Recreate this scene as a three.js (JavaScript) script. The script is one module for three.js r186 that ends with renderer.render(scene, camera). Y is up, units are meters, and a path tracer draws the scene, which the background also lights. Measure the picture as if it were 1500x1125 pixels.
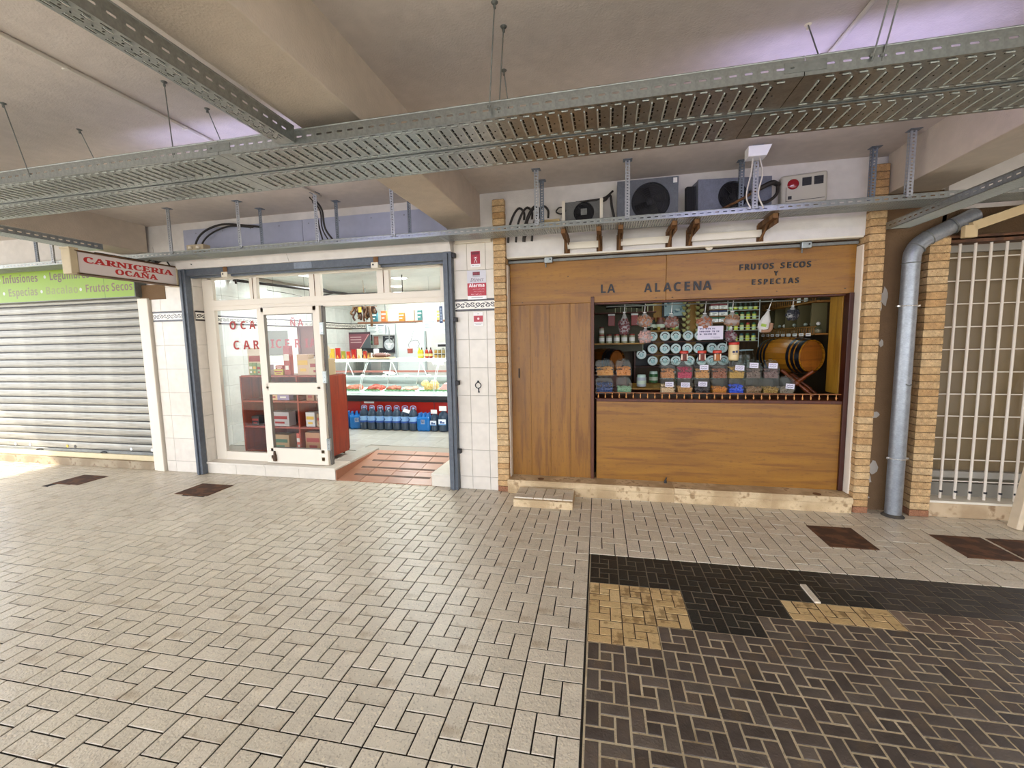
import * as THREE from 'three';
import { mergeGeometries } from 'three/addons/utils/BufferGeometryUtils.js';
import { RoundedBoxGeometry } from 'three/addons/geometries/RoundedBoxGeometry.js';
import { TextGeometry } from 'three/addons/geometries/TextGeometry.js';
import { FontLoader } from 'three/addons/loaders/FontLoader.js';
import { RectAreaLightUniformsLib } from 'three/addons/lights/RectAreaLightUniformsLib.js';

// ---------------------------------------------------------------- camera, sky, sun, large lights, exposure
RectAreaLightUniformsLib.init();
const scene = new THREE.Scene();
const renderer = new THREE.WebGLRenderer({ antialias: true });
renderer.toneMapping = THREE.LinearToneMapping;
renderer.toneMappingExposure = 1.42;
renderer.shadowMap.enabled = true;
renderer.shadowMap.type = THREE.PCFSoftShadowMap;

const camera = new THREE.PerspectiveCamera(83.98, 1500 / 1125, 0.05, 200);
camera.rotation.order = 'YXZ';
camera.rotation.set(-0.10055, 0.21782, -0.01828);
camera.position.set(0, 1.685, 4.56);
scene.add(camera);

// pale overcast sky with a soft blue zenith
{
  const W = 256, H = 128, d = new Float32Array(W * H * 4);
  for (let y = 0; y < H; y++) for (let x = 0; x < W; x++) {
    const el = ((y + 0.5) / H - 0.5) * Math.PI, k = Math.max(0, Math.sin(el)), t = Math.pow(k, 0.55), i = (y * W + x) * 4;
    const a = (x / W) * 6.2832, c = 1 + 0.05 * Math.sin(3 * a + 4 * k) * Math.sin(5 * a + 9 * k) * (1 - k);
    d[i] = (1.0 - 0.34 * t) * c; d[i + 1] = (1.03 - 0.22 * t) * c; d[i + 2] = (1.08 + 0.02 * t) * c; d[i + 3] = 1;
  }
  const sky = new THREE.DataTexture(d, W, H, THREE.RGBAFormat, THREE.FloatType);
  sky.mapping = THREE.EquirectangularReflectionMapping; sky.magFilter = THREE.LinearFilter; sky.needsUpdate = true;
  scene.background = sky; scene.environment = sky;
  scene.backgroundIntensity = 4.2; scene.environmentIntensity = 4.2;
}
// low sun from beyond the open left end of the arcade
{
  const sun = new THREE.DirectionalLight(new THREE.Color(1, 0.88, 0.7), 8);
  sun.position.set(-22, 9.4, 7.5); sun.target.position.set(-8, 0, 1);
  sun.castShadow = true; sun.shadow.mapSize.set(2048, 2048); sun.shadow.radius = 2;
  Object.assign(sun.shadow.camera, { left: -20, right: 20, top: 15, bottom: -15, near: 1, far: 60 });
  scene.add(sun, sun.target);
}
const LAMP = { arcade: 17, tray: 26, shop: 120, larder: 12, deli: 14 };

// ---------------------------------------------------------------- helpers
let seed = 7;
const rnd = (a = 1, b) => { seed = (seed + 0x6d2b79f5) | 0; let t = Math.imul(seed ^ (seed >>> 15), 1 | seed); t = (t + Math.imul(t ^ (t >>> 7), 61 | t)) ^ t; const r = ((t ^ (t >>> 14)) >>> 0) / 4294967296; return b === undefined ? r * a : a + r * (b - a); };
const pick = (a) => a[Math.floor(rnd(a.length)) % a.length];
const taken = new Map();
const numbered = (n) => { const k = taken.get(n) ?? 0; taken.set(n, k + 1); return k ? n + '_' + String(k).padStart(3, '0') : n; };
const hash = (x, y, s) => { let h = Math.imul(x, 374761393) ^ Math.imul(y, 668265263) ^ Math.imul(s + 1, 2246822519); h = Math.imul(h ^ (h >>> 13), 1274126177); return ((h ^ (h >>> 16)) >>> 0) / 4294967296; };
function vnoise(u, v, n, s, ny = n) {  // tileable value noise, n cells across
  const x = u * n, y = v * ny, xi = Math.floor(x), yi = Math.floor(y), fx = x - xi, fy = y - yi, sx = fx * fx * (3 - 2 * fx), sy = fy * fy * (3 - 2 * fy);
  const m = (a, k) => ((a % k) + k) % k, h = (a, b) => hash(m(a, n), m(b, ny), s);
  return (h(xi, yi) * (1 - sx) + h(xi + 1, yi) * sx) * (1 - sy) + (h(xi, yi + 1) * (1 - sx) + h(xi + 1, yi + 1) * sx) * sy;
}
const fbm = (u, v, n, s, o = 4, ny = n) => { let a = 0, w = 0.5, t = 0; for (let i = 0; i < o; i++) { a += w * vnoise(u, v, n << i, s + i, ny << i); t += w; w *= 0.5; } return a / t; };
function tex(size, f, srgb = true, metres = 1) {
  const d = new Uint8Array(size * size * 4);
  for (let y = 0; y < size; y++) for (let x = 0; x < size; x++) {
    const c = f((x + 0.5) / size, (y + 0.5) / size), i = (y * size + x) * 4;
    if (typeof c === 'number') d[i] = d[i + 1] = d[i + 2] = Math.max(0, Math.min(255, c * 255));
    else for (let k = 0; k < 3; k++) d[i + k] = Math.max(0, Math.min(255, c[k] * 255));
    d[i + 3] = 255;
  }
  const t = new THREE.DataTexture(d, size, size, THREE.RGBAFormat);
  t.wrapS = t.wrapT = THREE.RepeatWrapping; t.magFilter = THREE.LinearFilter; t.minFilter = THREE.LinearMipmapLinearFilter; t.generateMipmaps = true;
  if (srgb) t.colorSpace = THREE.SRGBColorSpace;
  t.repeat.set(1 / metres, 1 / metres); t.needsUpdate = true;
  return t;
}
function canvasTex(w, h, draw) {
  const c = document.createElement('canvas'); c.width = w; c.height = h;
  const g = c.getContext('2d'); draw(g, w, h);
  const t = new THREE.CanvasTexture(c); t.colorSpace = THREE.SRGBColorSpace; t.magFilter = THREE.LinearFilter; t.needsUpdate = true;
  return t;
}
const mix3 = (a, b, t) => [a[0] + (b[0] - a[0]) * t, a[1] + (b[1] - a[1]) * t, a[2] + (b[2] - a[2]) * t];
const ss = (a, b, x) => { const t = Math.max(0, Math.min(1, (x - a) / (b - a))); return t * t * (3 - 2 * t); };
const mat = (color, roughness = 0.7, o = {}) => new THREE.MeshStandardMaterial({ color, roughness, ...o });
const phys = (color, roughness, o = {}) => new THREE.MeshPhysicalMaterial({ color, roughness, ...o });

// geometry: everything non-indexed with box-projected uv in metres, so that pieces can be joined
function uvm(g, ox = 0, oy = 0) {
  g = g.index ? g.toNonIndexed() : g;
  const p = g.attributes.position, n = g.attributes.normal, uv = new Float32Array(p.count * 2);
  for (let i = 0; i < p.count; i += 3) {
    let ax = 0, ay = 0, az = 0;
    for (let k = 0; k < 3; k++) { ax += n.getX(i + k); ay += n.getY(i + k); az += n.getZ(i + k); }
    ax = Math.abs(ax); ay = Math.abs(ay); az = Math.abs(az);
    for (let k = 0; k < 3; k++) {
      const X = p.getX(i + k), Y = p.getY(i + k), Z = p.getZ(i + k), j = (i + k) * 2;
      if (ax >= ay && ax >= az) { uv[j] = Z; uv[j + 1] = Y; } else if (ay >= az) { uv[j] = X; uv[j + 1] = Z; } else { uv[j] = X; uv[j + 1] = Y; }
      uv[j] += ox; uv[j + 1] += oy;
    }
  }
  g.setAttribute('uv', new THREE.BufferAttribute(uv, 2));
  for (const k of Object.keys(g.attributes)) if (!['position', 'normal', 'uv'].includes(k)) g.deleteAttribute(k);
  g.groups = []; g.morphAttributes = {};
  return g;
}
const bx = (w, h, d, x = 0, y = 0, z = 0) => uvm(new THREE.BoxGeometry(w, h, d).translate(x, y, z));
const rb = (w, h, d, x = 0, y = 0, z = 0, r = 0.005, s = 1) => uvm(new RoundedBoxGeometry(w, h, d, s, Math.min(r, w / 2.01, h / 2.01, d / 2.01)).translate(x, y, z));
const span = (x0, x1, y0, y1, z0, z1, r = 0) => (r ? rb : bx)(x1 - x0, y1 - y0, z1 - z0, (x0 + x1) / 2, (y0 + y1) / 2, (z0 + z1) / 2, r);
const cy = (r0, r1, h, x = 0, y = 0, z = 0, n = 20, open = false) => uvm(new THREE.CylinderGeometry(r0, r1, h, n, 1, open).translate(x, y, z));
const V = (x, y, z) => new THREE.Vector3(x, y, z);
const tube = (pts, r, n = 6, seg = 0) => uvm(new THREE.TubeGeometry(pts.length === 2 ? new THREE.LineCurve3(V(...pts[0]), V(...pts[1])) : new THREE.CatmullRomCurve3(pts.map((p) => V(...p)), false, 'centripetal'), seg || (pts.length === 2 ? 1 : pts.length * 5), r, n, false));
function rod(a, b, r, n = 8) { const A = V(...a), B = V(...b), d = B.clone().sub(A), g = new THREE.CylinderGeometry(r, r, d.length(), n); g.applyQuaternion(new THREE.Quaternion().setFromUnitVectors(V(0, 1, 0), d.normalize())); const m = A.add(B).multiplyScalar(0.5); return uvm(g.translate(m.x, m.y, m.z)); }
const lathe = (pts, n = 20) => uvm(new THREE.LatheGeometry(pts.map((p) => new THREE.Vector2(...p)), n));
const rot = (g, x, y = 0, z = 0) => g.rotateX(x).rotateY(y).rotateZ(z);
const join = (a) => a.length === 1 ? a[0] : mergeGeometries(a.map((g) => { g = g.index ? g.toNonIndexed() : g; for (const k of Object.keys(g.attributes)) if (!['position', 'normal', 'uv'].includes(k)) g.deleteAttribute(k); g.morphAttributes = {}; return g; }));
function extrude(pts, depth, bevel = 0, holes = []) {
  const s = new THREE.Shape(pts.map((p) => new THREE.Vector2(...p)));
  for (const h of holes) s.holes.push(new THREE.Path(h.map((p) => new THREE.Vector2(...p))));
  return uvm(new THREE.ExtrudeGeometry(s, { depth, bevelEnabled: bevel > 0, bevelThickness: bevel, bevelSize: bevel, bevelSegments: 1, curveSegments: 8 }));
}
function obj(name, g, m, parent = scene, at) {
  const o = new THREE.Mesh(Array.isArray(g) ? join(g) : g, m);
  o.name = parent === scene ? numbered(name) : name; o.castShadow = o.receiveShadow = true;
  if (parent !== scene) { const k = (parent.userData.__n ??= {}); k[name] = (k[name] ?? -1) + 1; if (k[name]) o.name = name + '_' + String(k[name]).padStart(3, '0'); }
  if (at) o.position.set(...at);
  parent.add(o);
  return o;
}
function tag(o, label, category, group) { Object.assign(o.userData, { label, category }); if (group) o.userData.group = group; return o; }
function struct(name, g, m) { const o = obj(name, g, m); o.userData.kind = 'structure'; return o; }
function structGroup(name, at = [0, 0, 0]) { const o = new THREE.Group(); o.name = numbered(name); o.position.set(...at); o.userData.kind = 'structure'; scene.add(o); return o; }
function thing(name, label, category, at = [0, 0, 0], turn = 0, group) {
  const o = new THREE.Group(); o.name = numbered(name); o.position.set(...at); o.rotation.y = turn; scene.add(o);
  return tag(o, label, category, group);
}
function dup(root, at, turn, label, group) {
  const d = root.userData.__n; delete root.userData.__n;
  const r = root.clone(); if (d) root.userData.__n = d;
  r.name = numbered(root.name.replace(/_\d{3}$/, '')); scene.add(r); r.position.set(...at);
  if (turn !== undefined && turn !== null) r.rotation.y = turn;
  if (label) r.userData.label = label; if (group) r.userData.group = group;
  return r;
}
const bold = await new FontLoader().loadAsync('fonts/droid/droid_sans_bold.typeface.json');
function letter(ch, h, depth) {  // cap height h, centred on x, standing on the baseline
  const g = new TextGeometry(ch, { font: bold, size: h, depth, curveSegments: 4, bevelEnabled: false });
  g.computeBoundingBox(); const b = g.boundingBox; g.translate(-(b.min.x + b.max.x) / 2, 0, 0);
  return uvm(g);
}

// ---------------------------------------------------------------- textures and materials
const T = {};
T.grain = tex(256, (u, v) => 0.5 + 0.5 * (fbm(u, v, 16, 3, 4) - 0.5) * 2, false, 0.4);
T.plaster = tex(512, (u, v) => { const a = fbm(u, v, 4, 11, 5), b = fbm(u, v, 40, 17, 2); const k = 0.93 + 0.09 * (a - 0.5) + 0.05 * (b - 0.5); return [k, k * 0.985, k * 0.965]; }, true, 2.2);
T.fine = tex(256, (u, v) => fbm(u, v, 48, 5, 3), false, 0.35);
T.terrazzo = tex(512, (u, v) => {
  let k = 0.92 + 0.06 * (fbm(u, v, 6, 21, 3) - 0.5) * 2; const s = vnoise(u, v, 128, 23), s2 = vnoise(u, v, 90, 29), st = fbm(u, v, 5, 31, 5);
  let c = [k, k * 0.985, k * 0.95];
  if (s > 0.83) c = mix3(c, [0.62, 0.6, 0.57], 0.4); if (s2 > 0.86) c = mix3(c, [1, 0.98, 0.93], 0.7);
  c = mix3(c, [0.6, 0.52, 0.42], 0.35 * ss(0.64, 0.8, st));
  return c;
}, true, 0.75);
T.dirty = tex(256, (u, v) => { const a = fbm(u, v, 4, 131, 5), b = fbm(u, v, 22, 137, 3); const k = 0.94 + 0.1 * (b - 0.5); return mix3([k, k * 0.97, k * 0.92], [0.42, 0.35, 0.26], 0.5 * ss(0.56, 0.72, a * 0.6 + b * 0.4)); }, true, 0.5);
T.darkstone = tex(512, (u, v) => {
  const k = 0.8 + 0.35 * (fbm(u, v, 8, 41, 4) - 0.5), s = vnoise(u, v, 110, 43), st = fbm(u, v, 5, 47, 5); let c = [k, k, k];
  if (s > 0.82) c = mix3(c, [1, 1, 0.98], 0.3); c = mix3(c, [1, 0.92, 0.76], 0.35 * ss(0.6, 0.8, st)); return c;
}, true, 0.6);
T.oak = (() => tex(512, (u, v) => {  // grain runs along u
  const w = fbm(u, v, 2, 51, 3, 6), g1 = vnoise(u, v + 0.03 * w, 6, 53, 90), g2 = vnoise(u, v + 0.05 * w, 3, 57, 28), fl = fbm(u, v, 3, 61, 4, 36), p = ss(0.7, 0.95, vnoise(u, v, 34, 63, 256));
  let c = mix3([0.61, 0.455, 0.17], [0.79, 0.62, 0.28], 0.3 * g1 + 0.35 * g2 + 0.35 * w);
  c = mix3(c, [0.47, 0.31, 0.1], 0.42 * ss(0.55, 0.8, fl)); c = mix3(c, [0.4, 0.28, 0.15], 0.22 * p); return c;
}, true, 1.5))();
T.oakV = T.oak.clone(); T.oakV.rotation = Math.PI / 2; T.oakV.needsUpdate = true;
T.brick = tex(256, (u, v) => { const k = 0.86 + 0.3 * (fbm(u, v, 10, 71, 4) - 0.5), s = vnoise(u, v, 60, 73), c = [k, k * 0.97, k * 0.93]; return s > 0.86 ? mix3(c, [0.5, 0.34, 0.24], 0.5) : c; }, true, 0.3);
T.zinc = tex(256, (u, v) => { const k = 0.86 + 0.12 * (fbm(u, v, 12, 81, 3) - 0.5) + 0.08 * (vnoise(u, v, 60, 83) - 0.5); return [k, k, k]; }, true, 0.5);
T.rust = tex(256, (u, v) => { const a = fbm(u, v, 8, 91, 5); return mix3([0.4, 0.31, 0.22], [0.58, 0.46, 0.34], ss(0.35, 0.7, a)); }, true, 0.5);
T.stone = tex(512, (u, v) => { const a = fbm(u, v, 5, 95, 5), b = fbm(u, v, 30, 97, 3); let c = mix3([0.78, 0.7, 0.58], [0.93, 0.87, 0.76], ss(0.3, 0.7, a)); c = mix3(c, [0.55, 0.43, 0.31], 0.6 * ss(0.58, 0.75, b * 0.5 + a * 0.5)); return c; }, true, 1.1);
T.steel = tex(256, (u, v) => { const k = 0.85 + 0.25 * (vnoise(u, v, 4, 101, 200) - 0.5) + 0.15 * (fbm(u, v, 6, 103, 3) - 0.5); return [k, k * 0.99, k * 0.97]; }, true, 0.8);

const M = {
  plaster: mat(0xe4dcd6, 0.85, { map: T.plaster, bumpMap: T.fine, bumpScale: 0.0012 }),
  beam: mat(0xd8ccbc, 0.85, { map: T.plaster, bumpMap: T.fine, bumpScale: 0.0015 }),
  white: mat(0xe6e2da, 0.5, { map: T.plaster }),
  wallWhite: mat(0xe8e5e2, 0.75, { map: T.plaster, bumpMap: T.fine, bumpScale: 0.001 }),
  brown: mat(0x7c6246, 0.9, { map: T.plaster, bumpMap: T.fine, bumpScale: 0.003 }),
  joint: mat(0x2c241c, 0.95, { map: T.darkstone }), jointPale: mat(0xdccdb0, 0.95, { map: T.terrazzo }),
  tile: mat(0xf0eae0, 0.22, { map: T.plaster }), grout: mat(0xa59c90, 0.9),
  zinc: mat(0xb6bbb8, 0.33, { map: T.zinc, metalness: 0.88 }), zincLitRim: mat(0xbcc0b9, 0.4, { metalness: 0.35 }), zincDark: mat(0x8b8d88, 0.5, { map: T.zinc, metalness: 0.5 }),  // rim zinc is paler and matte, standing in for caught light
  bluePaint: mat(0x666d76, 0.4, { map: T.zinc }), greyBlue: mat(0x8f98a4, 0.5, { map: T.zinc, metalness: 0.3 }),
  aluCream: mat(0xe8ddcb, 0.4), ivory: mat(0xe2d9c6, 0.45), black: mat(0x17161a, 0.5), darkMetal: mat(0x2c2b2d, 0.5, { metalness: 0.3 }),
  steel: phys(0xa9adb2, 0.36, { map: T.zinc, metalness: 0.55 }), rust: mat(0xd9c2a0, 0.85, { map: T.rust }),
  stone: mat(0xe8dcc8, 0.75, { map: T.stone, bumpMap: T.fine, bumpScale: 0.004 }), marble: mat(0xeee8dc, 0.3, { map: T.plaster }),
  oak: mat(0xd0b770, 0.42, { map: T.oak, bumpMap: T.fine, bumpScale: 0.0006 }), oakV: mat(0xc8ae68, 0.42, { map: T.oakV, bumpMap: T.fine, bumpScale: 0.0006 }),
  olive: mat(0xf0e2a8, 0.5, { map: T.oakV }), darkWood: mat(0x7d4a34, 0.5, { map: T.oakV }), redWood: mat(0xd6623a, 0.4, { map: T.oakV }), shelfWood: mat(0xc0a878, 0.6, { map: T.oak }),
  glass: phys(0xffffff, 0.02, { transmission: 1, thickness: 0, ior: 1.5 }), jar: phys(0xf4f8f6, 0.04, { transmission: 1, thickness: 0, ior: 1.4, specularIntensity: 0.6 }),
  bag: phys(0xf2f0ee, 0.28, { transmission: 0.75, thickness: 0 }), cloth: phys(0xf1ece6, 0.8, { transmission: 0.3, thickness: 0 }),
  red: mat(0xb3211c, 0.45), paper: mat(0xf1efec, 0.8), wood: mat(0xe0c79a, 0.7, { map: T.plaster }), cable: mat(0x2b2622, 0.6), rope: mat(0x8e6a44, 0.9),
};

// ---------------------------------------------------------------- the setting
const CEIL = 3.26;
struct('ceiling', span(-12.7, 9, CEIL, CEIL + 0.25, -0.3, 9.6), M.plaster);
// paved ground: bed, pale slabs of 30 cm and dark slabs of 20 cm, each slab a pinwheel of five pavers
const GRID = structGroup('floor', [-0.1097, 0, 2.1954]); GRID.rotation.y = 0.0157;
obj('mortar_bed', [span(-9.6, 0.008, -0.2, -0.0045, -2.4, 2.2), span(0.008, 4.6, -0.2, -0.0045, -2.4, -0.91)], M.joint, GRID);
struct('ground', [span(-60, 60, -0.4, -0.02, -0.1, 60), span(-60, -13, -0.4, -0.021, -40, 0)], mat(0xc6c1b6, 0.8, { map: T.terrazzo }));
const DARK = structGroup('floor', [-0.1097, 0, 2.1954]); DARK.rotation.y = 0.0157;
obj('mortar_bed', span(0.008, 4.6, -0.2, -0.0042, -0.91, 2.4), M.jointPale, DARK);
obj('joint_bed', [span(0.012, 4.5, -0.03, -0.0036, -0.905, -0.51), span(0.612, 1.212, -0.03, -0.0036, -0.51, -0.31), span(0.612, 1.012, -0.03, -0.0036, -0.31, -0.11)], mat(0x8d8475, 0.95, { map: T.terrazzo }), DARK);
obj('joint_bed', [span(0.012, 0.612, -0.03, -0.0036, -0.508, -0.11), span(0.012, 0.412, -0.03, -0.0036, -0.11, 0.09), span(1.212, 1.812, -0.03, -0.0036, -0.508, -0.31)], mat(0x5a4731, 0.95, { map: T.terrazzo }), DARK);
// pinwheel: [x0, z0, x1, z1] in thirds, far row first
const PIN = [[0, 0, 1, 2], [1, 0, 3, 1], [1, 1, 2, 2], [2, 1, 3, 3], [0, 2, 2, 3]];
const PAVE = { pale: [], dark: [] };
function paverGeo(w, d, gap, h, k) {  // five faces with a worn, chamfered upper edge
  const a = w / 2 - gap / 2, b = d / 2 - gap / 2, c = 0.0016, t = h, q = [], P = (x, y, z) => [x, y, z];
  const top = [P(-a + c, t, -b + c), P(a - c, t, -b + c), P(a - c, t, b - c), P(-a + c, t, b - c)], rim = [P(-a, t - c, -b), P(a, t - c, -b), P(a, t - c, b), P(-a, t - c, b)], foot = rim.map((p) => P(p[0], -0.02, p[2]));
  const quad = (p0, p1, p2, p3) => q.push(...p0, ...p1, ...p2, ...p0, ...p2, ...p3);
  quad(top[3], top[2], top[1], top[0]);
  for (let i = 0; i < 4; i++) { const j = (i + 1) % 4; quad(top[i], top[j], rim[j], rim[i]); quad(rim[i], rim[j], foot[j], foot[i]); }
  const g = new THREE.BufferGeometry(); g.setAttribute('position', new THREE.Float32BufferAttribute(q, 3)); g.computeVertexNormals();
  return uvm(g, k * 0.37, k * 0.23);
}
const tones = (list, o) => list.map((c) => mat(c, o.roughness, { map: o.map, bumpMap: T.fine, bumpScale: 0.0015 }));
const PALE = tones([0xeae1d1, 0xe7dece, 0xede4d5, 0xe4dbcb], { map: T.terrazzo, roughness: 0.34 });
const BROWN = tones([0x6f6258, 0x675a51, 0x766a5f, 0x5f534a], { map: T.darkstone, roughness: 0.5 });
const BLACK = tones([0x1f211d, 0x191b18, 0x262824, 0x1c1e1c], { map: T.darkstone, roughness: 0.45 });
const CREAM = tones([0xe0c594, 0xd8bc8a, 0xe6cd9e, 0xdcc090], { map: T.dirty, roughness: 0.6 });
const TAUPE = tones([0x4b443e, 0x433c37, 0x524a43, 0x474039], { map: T.darkstone, roughness: 0.5 });
const ROSE = tones([0x846f5e, 0x7b6656, 0x8c7766, 0x755f50], { map: T.darkstone, roughness: 0.55 });
const geoCache = new Map();
function pavers(list, c0, r0, size, gap, mats, lift) {  // one slab whose far-left corner is (c0, r0) in metres
  const u = size / 3;
  for (const [a, b, c, d] of PIN) {
    const w = (c - a) * u, h = (d - b) * u, k = Math.floor(rnd(4)), key = [w, h, gap, k].join();
    if (!geoCache.has(key)) geoCache.set(key, paverGeo(w, h, gap, 0, k));
    list.push({ g: geoCache.get(key), m: pick(mats), x: c0 + (a + c) / 2 * u, z: r0 + (b + d) / 2 * u, y: lift + rnd(-0.0012, 0.0012), r: rnd(-0.006, 0.006) });
  }
}
const HATCHES = [[1.75, 2.1, 0.43, 0.83], [2.66, 3.02, 0.45, 0.84], [3.05, 3.42, 0.45, 0.84], [-4.86, -4.41, 0.38, 0.74], [-6.83, -6.42, 0.35, 0.69]];
const inHatch = (x, z) => HATCHES.some(([a, b, c, d]) => x - 0.1097 > a + 0.06 && x - 0.1097 < b - 0.06 && z + 2.1954 > c + 0.06 && z + 2.1954 < d - 0.06);
for (let i = -32; i < 15; i++) for (let j = -8; j < 7; j++) {
  if (i >= 0 && j >= -3) continue;
  const x = i * 0.3, z = j * 0.3, wide = -1.9 - (z + 2.2 - 4.56) * -2.3;
  if (i < 0 && x < -9.5 || (z > 0.9 && x < -4.2) || (z > 0.3 && x < -6)) continue;
  pavers(PAVE.pale, x, i >= 0 ? z - 0.01 : z, 0.3, 0.0078, PALE, 0);
}
for (let c = 0; c < 22; c++) for (let k = -4; k < 11; k++) {
  const z = (k - 0.55) * 0.2, m = k === -4 ? (c < 8 ? BLACK : c < 9 ? TAUPE : TAUPE) : k === -3 ? (c < 9 ? BLACK : TAUPE)
    : k === -2 ? (c < 3 ? CREAM : c < 6 ? BLACK : c < 9 ? CREAM : ROSE) : k === -1 ? (c < 3 ? CREAM : c < 5 ? BLACK : BROWN) : k === 0 && c < 2 ? CREAM : BROWN;
  pavers(PAVE.dark, 0.012 + c * 0.2, z, 0.2, m === BLACK || m === TAUPE ? 0.0055 : m === CREAM ? 0.006 : 0.0095, m, -0.002);
}
camera.updateMatrixWorld(); camera.updateProjectionMatrix();
function lay(list, group, name) {  // the 300 that show largest are parts, the rest one part
  const v = new THREE.Vector3();
  for (const p of list) {
    v.set(p.x, p.y, p.z).applyAxisAngle(V(0, 1, 0), 0.0157).add(GRID.position);
    const d = v.distanceTo(camera.position), drop = camera.position.y - v.y; p.in = false; p.hatch = inHatch(p.x, p.z);
    p.g.boundingBox ?? p.g.computeBoundingBox(); const b = p.g.boundingBox;
    const q = v.project(camera); p.size = (b.max.x - b.min.x) * (b.max.z - b.min.z) * drop / d ** 3 * (Math.abs(q.x) < 1.02 && Math.abs(q.y) < 1.02 && q.z < 1 ? 1 : 0.001);
  }
  const left = list.filter((p) => !p.hatch).sort((a, b) => b.size - a.size), rest = new Map();
  left.forEach((p, n) => {
    if (n < 300) { const o = obj('paver', p.g, p.m, group, [p.x, p.y, p.z]); o.rotation.y = p.r; return; }
    const key = p.m.uuid; if (!rest.has(key)) rest.set(key, [p.m, []]);
    rest.get(key)[1].push(p.g.clone().rotateY(p.r).translate(p.x, p.y, p.z));
  });
  const all = [...rest.values()], g = mergeGeometries(all.map(([, l]) => mergeGeometries(l)), true);
  const o = obj(name, g, all.map(([m]) => m), group); o.userData.kind = 'stuff';
}
lay(PAVE.pale, GRID, 'far_pavers'); lay(PAVE.dark, DARK, 'far_pavers');

// ceiling beams
const beam = (x0, x1, label) => tag(obj('ceiling_beam', span(x0, x1, 2.92, CEIL + 0.02, -0.02, 9.5, 0.008), M.beam), label, 'beam');
beam(-1.71, -1.33, 'cream plastered ceiling beam running back between the butcher shop and the wooden shop front');
beam(-6.3, -5.86, 'cream plastered ceiling beam at left above the shuttered shop and the white post');
beam(2.43, 2.83, 'cream plastered ceiling beam at right above the bare downpipe');

// back wall above the shop fronts
for (const g of [span(-13, -5.86, 2.36, CEIL, -0.25, -0.06), span(-5.86, -1.6, 2.62, CEIL, -0.25, -0.06), span(-1.6, -1.05, 2.79, CEIL, -0.25, -0.02), span(-1.05, 2.29, 2.58, CEIL, -0.3, -0.02), span(2.29, 2.43, 3.17, CEIL, -0.3, -0.06), span(2.9, 9, 2.5, CEIL, -0.3, -0.02), span(2.43, 2.95, 2.94, CEIL, -0.3, -0.06)]) struct('wall_back', g, M.wallWhite);
struct('wall_right', [span(7, 7.2, 0, CEIL, -0.3, 9.6)], M.plaster);
// recessed brown plaster bay behind the downpipe
{
  const w = structGroup('wall_recess'); obj('plaster', [span(2.417, 2.748, 0, 2.95, -0.2, -0.07), span(2.748, 2.95, 2.565, 2.95, -0.2, -0.07)], M.brown, w);
  const patch = mat(0xb9b2aa, 0.9, { map: T.plaster });
  for (const [x, y, s, t] of [[2.5, 2.02, 0.035, 0.09], [2.47, 1.95, 0.02, 0.06], [2.5, 1.6, 0.02, 0.035], [2.48, 0.93, 0.045, 0.03], [2.43, 0.88, 0.02, 0.02], [2.5, 0.42, 0.04, 0.07], [2.46, 0.3, 0.045, 0.05], [2.7, 0.45, 0.03, 0.09], [2.45, 0.12, 0.04, 0.03]]) {
    const pts = []; for (let i = 0; i < 11; i++) { const a = i / 11 * 6.283, r = rnd(0.6, 1.15); pts.push([x + Math.cos(a) * s * r, y + Math.sin(a) * t * r]); }
    obj('bare_patch', extrude(pts, 0.004).translate(0, 0, -0.0715), patch, w);
  }
}
for (const g of [span(-5.98, -5.82, 0, 3, -4.6, -0.05), span(-1.7, -1.08, 0, 3, -4.6, -0.21), span(2.34, 2.5, 0, 3, -2.4, -0.21)]) struct('wall_partition', g, M.wallWhite);

// brick pilasters: one header brick a course
function pilaster(x0, x1, z0, z1, label, top) {
  const t = thing('brick_pilaster', label, 'pilaster', [(x0 + x1) / 2, 0, 0]);
  obj('mortar', span(x0 - (x0 + x1) / 2 + 0.008, x1 - (x0 + x1) / 2 - 0.008, 0, top, z0, z1 - 0.008), mat(0x9a825f, 0.95, { map: T.brick }), t);
  const gs = [0, 1, 2, 3].map((k) => uvm(rb(x1 - x0, 0.059, z1 - z0, 0, 0, 0, 0.004), k * 0.11, k * 0.07)), ms = [0xe6c493, 0xe0bb88, 0xebcd9f, 0xdab27e].map((c) => mat(c, 0.85, { map: T.brick, bumpMap: T.fine, bumpScale: 0.004 })), worn = mat(0xb98566, 0.95, { map: T.brick, bumpMap: T.fine, bumpScale: 0.01 });
  const n = Math.floor(top / 0.066);
  for (let i = 0; i < n; i++) { const o = obj('brick', pick(gs), i < 1 ? worn : pick(ms), t, [rnd(-0.002, 0.002), 0.033 + i * 0.066, (z0 + z1) / 2 + rnd(-0.002, 0.002)]); o.rotation.z = rnd(-0.006, 0.006); }
}
pilaster(-1.18, -1.05, -0.2, 0.045, 'tan brick pilaster between the white tiled pier and the wooden shop front', 3.17);
pilaster(2.29, 2.415, -0.16, 0.05, 'tan brick pilaster at right end of the wooden shop front', 3.17);
pilaster(2.75, 2.905, -0.16, 0.05, 'tan brick pilaster between the downpipe and the barred window', 2.56);

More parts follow.
